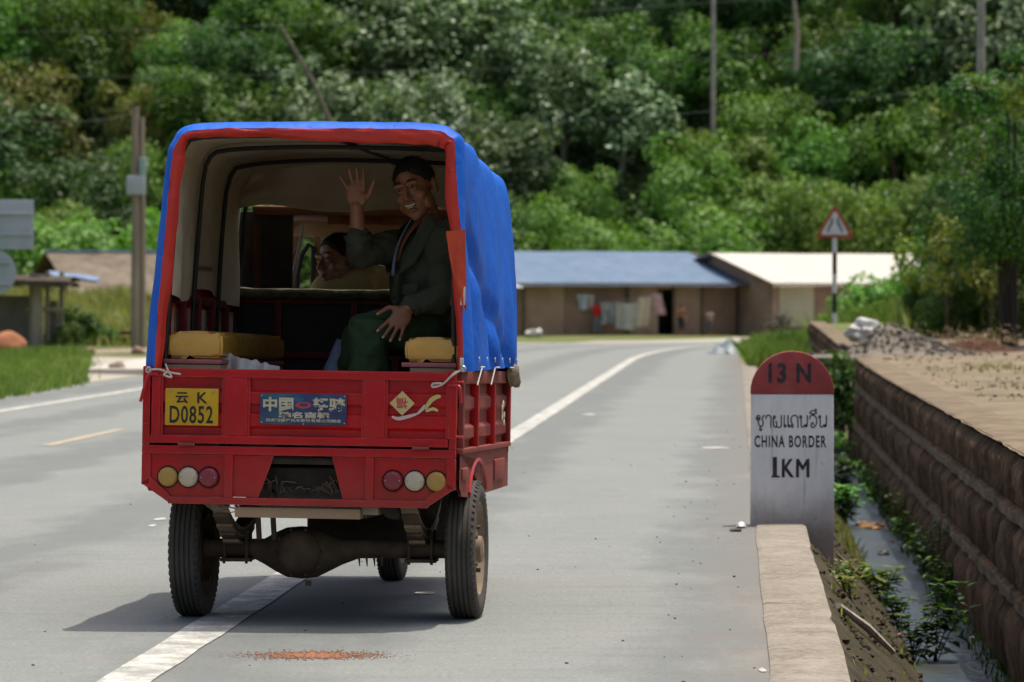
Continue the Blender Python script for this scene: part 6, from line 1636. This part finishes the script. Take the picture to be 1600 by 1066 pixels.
def hand(mb, wrist, fdir, ndir, side, curls, spread, thumb=(.8, .5), s=1.0):
    """fdir: towards the fingertips, ndir: out of the palm; side +1 puts the thumb on fdir x ndir"""
    fd = Vector(fdir).normalized(); nd = Vector(ndir); nd = (nd - fd * nd.dot(fd)).normalized(); r = fd.cross(nd).normalized() * side; w = Vector(wrist)
    M3 = Matrix((r, nd, fd)).transposed()
    mb.ball(w + fd * .048 * s, (.041 * s, .0145 * s, .046 * s), 16, 12, M=M3); mb.ball(w + fd * .072 * s, (.040 * s, .0125 * s, .024 * s), 14, 10, M=M3)
    mb.ball(w + fd * .035 * s + r * .026 * s + nd * .006 * s, (.018 * s, .014 * s, .028 * s), 12, 9, M=M3)
    tips = []
    for k, (off, L, rad) in enumerate(((.031, .068, .0088), (.0105, .076, .0092), (-.010, .071, .0088), (-.0305, .056, .0078))):
        b = w + fd * (.080 - .006 * (k == 3)) * s + r * off * s; a = spread[k]; d = (fd * math.cos(a) + r * math.sin(a)).normalized(); cu = curls[k]; pts = [b - d * .012 * s, b]; ang = cu * .35
        for q, l in enumerate((.45, .32, .26)):
            dd = (d * math.cos(ang) + nd * math.sin(ang)).normalized(); pts.append(pts[-1] + dd * L * l * s); ang += cu * (.9 if q == 0 else .6)
        limb(mb, pts, [rad * s, rad * s, rad * .95 * s, rad * .88 * s, rad * .72 * s], 10, 2); tips.append((pts[-1], (pts[-1] - pts[-2]).normalized(), nd))
    b = w + fd * .028 * s + r * .030 * s; d1 = (r * thumb[0] + fd * thumb[1] + nd * .25).normalized(); d2 = (r * thumb[0] * .45 + fd * .9 + nd * .2).normalized()
    limb(mb, [b, b + d1 * .036 * s, b + d1 * .036 * s + d2 * .030 * s, b + d1 * .036 * s + d2 * .052 * s], [.0125 * s, .0108 * s, .0100 * s, .0080 * s], 10, 2)
    tips.append((b + d1 * .036 * s + d2 * .052 * s, d2, nd)); return tips
def skinmat(name, c1, c2):
    t = NT(name); v = t.coord('Object'); c = t.mix(t.ramp(t.noise(v, 18, 5, .6), [(.3, 0.), (.7, 1.)]), c1, c2); t.bump(t.noise(v, 120, 4, .6), .12, .001)
    t.b.inputs['Subsurface Weight'].default_value = .08; t.b.inputs['Subsurface Radius'].default_value = (.01, .004, .002); return t.set(c, .45, .4)
M_skin = skinmat('tanned skin', (.29, .125, .064), (.225, .096, .05))
M_skin2 = skinmat('driver skin', (.32, .15, .085), (.26, .12, .068))
M_hair = mottled('black hair', (.010, .009, .009), (.022, .019, .018), 60, .6, .5, .003, 120)
M_eye, M_iris, M_teeth, M_mouth = plain('eye white', (.24, .19, .16), .35), plain('dark iris', (.012, .008, .006), .2), plain('teeth', (.55, .48, .37), .35), plain('dark mouth', (.08, .02, .018), .6)
def cloth(name, c1, c2, sc=5, bd=.02):
    t = NT(name); v = t.coord('Object'); c = t.mix(t.ramp(t.noise(v, sc, 5, .6), [(.3, 0.), (.7, 1.)]), c1, c2)
    t.bump(t.math('ADD', t.noise(v, 9, 3, .5, 1.2), t.math('MULTIPLY', t.noise(v, 220, 2, .5), .06)), .6, bd); return t.set(c, .92, .15)
M_jacket = cloth('olive work jacket', (.062, .066, .044), (.042, .045, .030))
M_trouser = cloth('green trousers', (.044, .080, .036), (.030, .057, .026))
M_shirt = cloth('pale blue shirt', (.20, .26, .34), (.15, .20, .27))
M_yshirt = cloth('yellow shirt', (.42, .34, .14), (.34, .27, .105))
def wrinkle(mb, amp, sc, seed=0):
    mb.v = [tuple(Vector(v) + Vector((nz(v[0] * sc, v[1] * sc, v[2] * sc * .8 + seed), nz(v[0] * sc + 7, v[1] * sc, v[2] * sc + seed), nz(v[0] * sc, v[1] * sc + 5, v[2] * sc + seed))) * amp) for v in mb.v]; return mb

# --- the waving passenger (all points in the tricycle's own frame)
def P_(px, py, ly): return Vector((rx(px, ly), ly, rz(py, ly)))
HC = P_(643, 293, .10)
head_up = Vector((-.25, .05, 1)).normalized(); head_f = Vector((-.28, -1, -.17)).normalized()
H = frame(HC, head_f, head_up)
neck = H @ Vector((0, .036, -.17))
sl, sr = P_(702, 372, .02), P_(622, 382, .27)        # shoulders
hip = Vector((.46, .17, 1.20)); hipl, hipr = hip + Vector((0, -.09, -.02)), hip + Vector((0, .09, -.02))
chest = (sl + sr) / 2 + Vector((0, .02, -.14))
elr = P_(556, 392, .03); wr = P_(551, 324, -.02)
ell = P_(694, 458, -.08); wl = P_(634, 480, -.14)
knl, knr = P_(575, 520, -.10), P_(560, 530, .24); ftl, ftr = Vector((knl.x - .03, knl.y - .02, .70)), Vector((knr.x - .02, knr.y, .70))
tors = lambda q: frame((0, 0, 0), (-.80, -.60, 0), (0, 0, 1)).to_3x3()
T3 = tors(0)
body = MB(); head_shapes(body, H)
body.ball(chest, (.165, .105, .20), 20, 14, M=T3); body.ball((chest + hip) / 2, (.145, .105, .20), 18, 12, M=T3); body.ball(hip, (.155, .12, .12), 18, 12, M=T3)
limb(body, [neck, (sl + sr) / 2 + Vector((0, .03, -.06))], [.058, .09])
limb(body, [sr, elr, wr], [.052, .040, .026]); limb(body, [sl, ell, wl], [.052, .042, .028])
limb(body, [hipl, knl, ftl], [.082, .058, .042]); limb(body, [hipr, knr, ftr], [.082, .058, .042])
for ft in (ftl, ftr): limb(body, [ft, ft + Vector((-.14, -.02, -.03))], [.040, .030])
tips1 = hand(body, wr, (-.04, .0, 1), (.05, -1, .12), 1, (.05, .20, .25, .10), (.0, -.06, -.18, -.55), (.75, .75), 1.02)
tips2 = hand(body, wl, (-.38, -.28, -.62), (-.35, .45, -.5), -1, (.12, .18, .18, .2), (.22, .05, -.10, -.28), (.95, .35), 1.0)
rb = remesh(body, .0042, 2)
base = Vector((hip.x, hip.y, 1.10)); off = Matrix.Translation(-base)
def shift(mb): mb.v = [tuple(Vector(v) - base) for v in mb.v]; return mb
man = shift(rb).build('person', M_skin, None, 180, fix=False); man.matrix_world = VB @ Matrix.Translation(base)
tag(man, 'smiling man in olive jacket waving from the back of the tricycle', 'person')
class Sh:                                            # children share the shifted origin
    def __init__(s, p): s.p = p
kids = []
def wear(mb, nm, mat, ang=180, fix=False): return shift(mb).build(nm, mat, man, ang, None, fix)
n0 = set(bpy.data.objects)
face_parts(H, man, M_hair); hair_shell(H, man, M_hair)
for o in set(bpy.data.objects) - n0: o.data.transform(off)
for tp, d, nd in tips2:
    wear(MB().ball(tp - nd * .006 - d * .002, (.0052, .0022, .0062), 8, 6, M=frame((0, 0, 0), nd, d).to_3x3()), 'fingernail', plain('nail', (.5, .32, .25), .3))
jk = MB()
jk.ball(chest, (.192, .132, .215), 22, 16, M=T3); jk.ball((chest + hip) / 2 + Vector((0, 0, -.01)), (.178, .135, .22), 20, 14, M=T3); jk.ball(hip + Vector((0, 0, .0)), (.185, .145, .115), 18, 12, M=T3)
limb(jk, [sr + Vector((.03, 0, .0)), elr, elr.lerp(wr, .30)], [.078, .064, .056]); limb(jk, [sl + Vector((-.03, .02, 0)), ell, wl.lerp(ell, .10)], [.078, .068, .046])
limb(jk, [(sl + sr) / 2 + Vector((.02, .05, -.02)), sr], [.085, .07]); limb(jk, [(sl + sr) / 2 + Vector((.02, .05, -.02)), sl], [.085, .07])
jr = wrinkle(wrinkle(remesh(jk, .009, 4), .016, 9, 2), .009, 24, 6); wear(jr, 'jacket', M_jacket)
# cuff rims
def ringcuff(a, b, r, mat, nm):
    d = (Vector(b) - Vector(a)).normalized(); wear(MB().tube([Vector(a) - d * .012, Vector(a), Vector(a) + d * .012], [r * .98, r * 1.04, r * .98], 20, False), nm, mat)
ringcuff(elr.lerp(wr, .34), wr, .055, M_jacket, 'cuff'); ringcuff(wl.lerp(ell, .14), wl, .045, M_jacket, 'cuff')
tw = MB(); limb(tw, [hipl + Vector((0, 0, -.01)), knl, Vector((ftl.x, ftl.y, .73))], [.098, .086, .074]); limb(tw, [hipr + Vector((0, 0, -.01)), knr, Vector((ftr.x, ftr.y, .73))], [.098, .086, .074]); tw.ball(hip + Vector((0, 0, -.02)), (.17, .135, .10), 18, 12, M=T3)
wear(wrinkle(wrinkle(remesh(tw, .009, 3), .020, 8, 5), .012, 22, 3), 'trousers', M_trouser)
for ft in (ftl, ftr):
    sh = MB(); limb(sh, [ft + Vector((.03, 0, -.03)), ft + Vector((-.17, -.02, -.035))], [.045, .038]); wear(remesh(sh, .008, 2), 'shoe', M_rubber)
# neck opening: shirt, collar, placket, buttons
fdir = T3 @ Vector((0, -1, 0)); sdir = T3 @ Vector((1, 0, 0))
def on_chest(x, z, dy=0):
    """a point on the jacket's front: x across, z metres below the neck"""
    c = (sl + sr) / 2 + sdir * x + Vector((0, 0, -z)); return c + fdir * (.118 + .03 * smooth(0, .2, z) + dy - 1.2 * x * x)
nb_ = H @ Vector((0, -.01, -.125))
cA = (sl + sr) / 2
V = [nb_ + sdir * -.035 + fdir * .02, nb_ + sdir * .032 + fdir * .02, on_chest(.006, .075, .002), on_chest(-.020, .08, .002)]
mb = MB(); mb.grid(lambda u, v: Vector(V[0]).lerp(V[1], u).lerp(Vector(V[3]).lerp(V[2], u), v) + fdir * (.02 * math.sin(math.pi * v)), 8, 10); wear(mb, 'bare_chest', M_skin)
mb = MB(); A0, A1 = V[0] + fdir * .012 - sdir * .014, V[0] + fdir * .03 + sdir * .034; B0, B1 = on_chest(-.020, .135, .008), on_chest(.004, .13, .008)
mb.grid(lambda u, v: A0.lerp(A1, u).lerp(B0.lerp(B1, u), v) + fdir * (.022 * math.sin(math.pi * v)), 6, 10); wear(mb, 'shirt', M_shirt)
for sx, w_ in ((-1, .055), (1, .065)):
    a = nb_ + sdir * (sx * .055) + Vector((0, .03, .03)); b = nb_ + sdir * (sx * .075) + fdir * .06 + Vector((0, 0, -.03)); c_ = on_chest(sx * .045, .13, .016); d_ = on_chest(sx * .115, .09, .010); e_ = nb_ + sdir * (sx * .10) + Vector((0, 0, -.035))
    mb = MB(); mb.add([a, b, c_, d_, e_], [(0, 1, 2, 3, 4)]); mb.add([q - fdir * .008 for q in (a, b, c_, d_, e_)], [(4, 3, 2, 1, 0)]); wear(mb, 'collar', M_jacket, 40)
pl = [on_chest(.035 + .0 * k, .12 + .05 * k, .014) for k in range(6)]
mb = MB(); mb.grid(lambda u, v: pl[min(5, int(v * 5))].lerp(pl[min(5, int(v * 5) + 1)], v * 5 - int(v * 5)) + sdir * (u - .5) * .035, 3, 16); wear(mb, 'placket', M_jacket)
for k in (0, 2, 4): wear(MB().ball(pl[k] + fdir * .003, .006, 8, 6), 'button', M_rubber)
pk = [on_chest(.085, .17, .013), on_chest(.155, .165, .008), on_chest(.155, .20, .010), on_chest(.085, .21, .014)]
mb = MB(); mb.add(pk, [(0, 1, 2, 3)]); mb.add([q - fdir * .006 for q in pk], [(3, 2, 1, 0)]); wear(mb, 'pocket_flap', M_jacket, 40)

# --- the driver, seen over the headboard
DH = P_(524, 398, 1.72)
H2 = frame(DH, (-.62, -.72, -.02), (-.08, .0, 1))
b2 = MB(); head_shapes(b2, H2)
dn = H2 @ Vector((0, .036, -.16)); ds = P_(575, 418, 1.70); dsl, dsr = ds + Vector((-.19, .0, -.065)), ds + Vector((.19, .02, -.065))
dch = ds + Vector((-.02, .05, -.19)); dh = Vector((.0, 1.62, .92))
b2.ball(dch, (.17, .11, .2), 18, 12); b2.ball((dch + dh) / 2, (.15, .11, .2), 18, 12); b2.ball(dh, (.17, .13, .11), 16, 10); limb(b2, [dn, ds + Vector((-.01, .02, -.06))], [.058, .085])
ha, hb2 = Vector((-.30, CB1 - .36, 1.12)), Vector((.32, CB1 - .36, 1.12))
for s_, e_, h_ in ((dsl, Vector((-.33, 1.62, 1.10)), ha), (dsr, Vector((.33, 1.64, 1.10)), hb2)): limb(b2, [s_, e_, h_], [.05, .04, .028]); hand(b2, h_, (0, .6, .5), (0, .5, -.8), 1, (.9, .9, .9, .9), (0, 0, 0, 0))
for sx in (-.1, .1): limb(b2, [dh + Vector((sx, 0, 0)), Vector((sx * 1.6, 2.0, .90)), Vector((sx * 1.6, 2.02, .55))], [.085, .06, .045])
base = Vector((dh.x, dh.y, .82)); off = Matrix.Translation(-base)
man = shift(remesh(b2, .006, 2)).build('person', M_skin2, None, 180, fix=False); man.matrix_world = VB @ Matrix.Translation(base)
tag(man, 'driver in a yellow shirt glancing back from the cab', 'person')
n0 = set(bpy.data.objects); face_parts(H2, man, M_hair, smile=False); hair_shell(H2, man, M_hair)
for o in set(bpy.data.objects) - n0: o.data.transform(off)
ys = MB(); ys.ball(dch, (.20, .14, .22), 18, 12); ys.ball((dch + dh) / 2, (.18, .14, .22), 18, 12); limb(ys, [ds + Vector((0, .03, -.05)), dsl], [.10, .075]); limb(ys, [ds + Vector((0, .03, -.05)), dsr], [.10, .075]); limb(ys, [dn + Vector((.03, .02, -.045)), ds + Vector((0, .02, -.05))], [.072, .10])
limb(ys, [dsl, dsl.lerp(Vector((-.33, 1.62, 1.10)), .6)], [.075, .062]); limb(ys, [dsr, dsr.lerp(Vector((.33, 1.64, 1.10)), .6)], [.075, .062])
wear(wrinkle(remesh(ys, .010, 4), .010, 9, 1), 'shirt', M_yshirt)
td = MB()
for sx in (-.1, .1): limb(td, [dh + Vector((sx, 0, 0)), Vector((sx * 1.6, 2.0, .90)), Vector((sx * 1.6, 2.02, .58))], [.105, .08, .065])
td.ball(dh, (.185, .14, .12), 16, 10); wear(remesh(td, .012, 3), 'trousers', plain('dark trousers', (.03, .03, .035), .9))

# --- two people standing by the blue roofed house
def bystander(px, D, h, label, shirt, pants, face_dir, bare=False):
    global base
    k = h / 1.7; g_ = W(px, 523, D); g_.z = gz(g_.x, g_.y); z = lambda a: a * k
    F = Vector(face_dir).normalized(); Sd = Vector((F.y, -F.x, 0)); q = lambda x, y, zz: Sd * x * k + F * y * k + Vector((0, 0, zz * k))
    HH = frame(q(0, 0, 1.58), F, (0, 0, 1)); b = MB(); head_shapes(b, HH, True, k)
    b.ball(q(0, 0, 1.25), (.16 * k, .11 * k, .2 * k), 14, 10, M=frame((0, 0, 0), F, (0, 0, 1)).to_3x3()); b.ball(q(0, 0, 1.0), (.15 * k, .11 * k, .16 * k), 14, 10, M=frame((0, 0, 0), F, (0, 0, 1)).to_3x3())
    arms = [(q(-.18, 0, 1.38), q(-.24, .04, 1.12), q(-.2, .16, .92)), (q(.18, 0, 1.38), q(.25, .08, 1.14), q(.10, .24, 1.22))]
    for i_, a in enumerate(arms): limb(b, a, [.048 * k, .038 * k, .028 * k]); hand(b, a[2], a[2] - a[1], F, 1 if i_ else -1, (.3,) * 4, (.05, 0, -.05, -.1), s=k)
    legs = [(q(-.09, 0, .92), q(-.1, .04, .5), q(-.1, 0, .07)), (q(.09, 0, .92), q(.1, .04, .5), q(.1, 0, .07))]
    for a in legs: limb(b, a, [.078 * k, .055 * k, .04 * k]); limb(b, [a[2] + Vector((0, 0, -.025 * k)), a[2] + F * .15 * k + Vector((0, 0, -.03 * k))], [.036 * k, .028 * k])
    o = remesh(b, .013, 2).build('person', M_skin, None, 180, fix=False); o.location = g_; tag(o, label, 'person')
    base = Vector((0, 0, 0)); hair_shell(HH, o, M_hair, k)
    if not bare:
        t_ = MB(); t_.ball(q(0, 0, 1.25), (.18 * k, .13 * k, .22 * k), 14, 10, M=frame((0, 0, 0), F, (0, 0, 1)).to_3x3()); t_.ball(q(0, 0, 1.02), (.17 * k, .13 * k, .16 * k), 14, 10, M=frame((0, 0, 0), F, (0, 0, 1)).to_3x3())
        for a in arms: limb(t_, [a[0], a[0].lerp(a[1], .6)], [.065 * k, .055 * k])
        remesh(t_, .016, 2).build('shirt', shirt, o, 180, fix=False)
    p_ = MB()
    for a in legs: limb(p_, [a[0], a[1], a[1].lerp(a[2], .3)], [.10 * k, .08 * k, .075 * k])
    p_.ball(q(0, 0, .93), (.17 * k, .125 * k, .11 * k), 14, 10, M=frame((0, 0, 0), F, (0, 0, 1)).to_3x3()); remesh(p_, .016, 2).build('shorts', pants, o, 180, fix=False)
bystander(1064, 164.5, 1.35, 'person in dark shorts standing by the doorway of the blue roofed house', None, plain('dark shorts', (.03, .03, .035), .9), (.4, -1, 0), True)
bystander(1109, 164, 1.15, 'person in pale top and grey trousers standing right of the doorway', cloth('pale pinkish top', (.42, .33, .30), (.34, .27, .25)), plain('grey trousers', (.10, .11, .14), .9), (-.5, -1, 0))
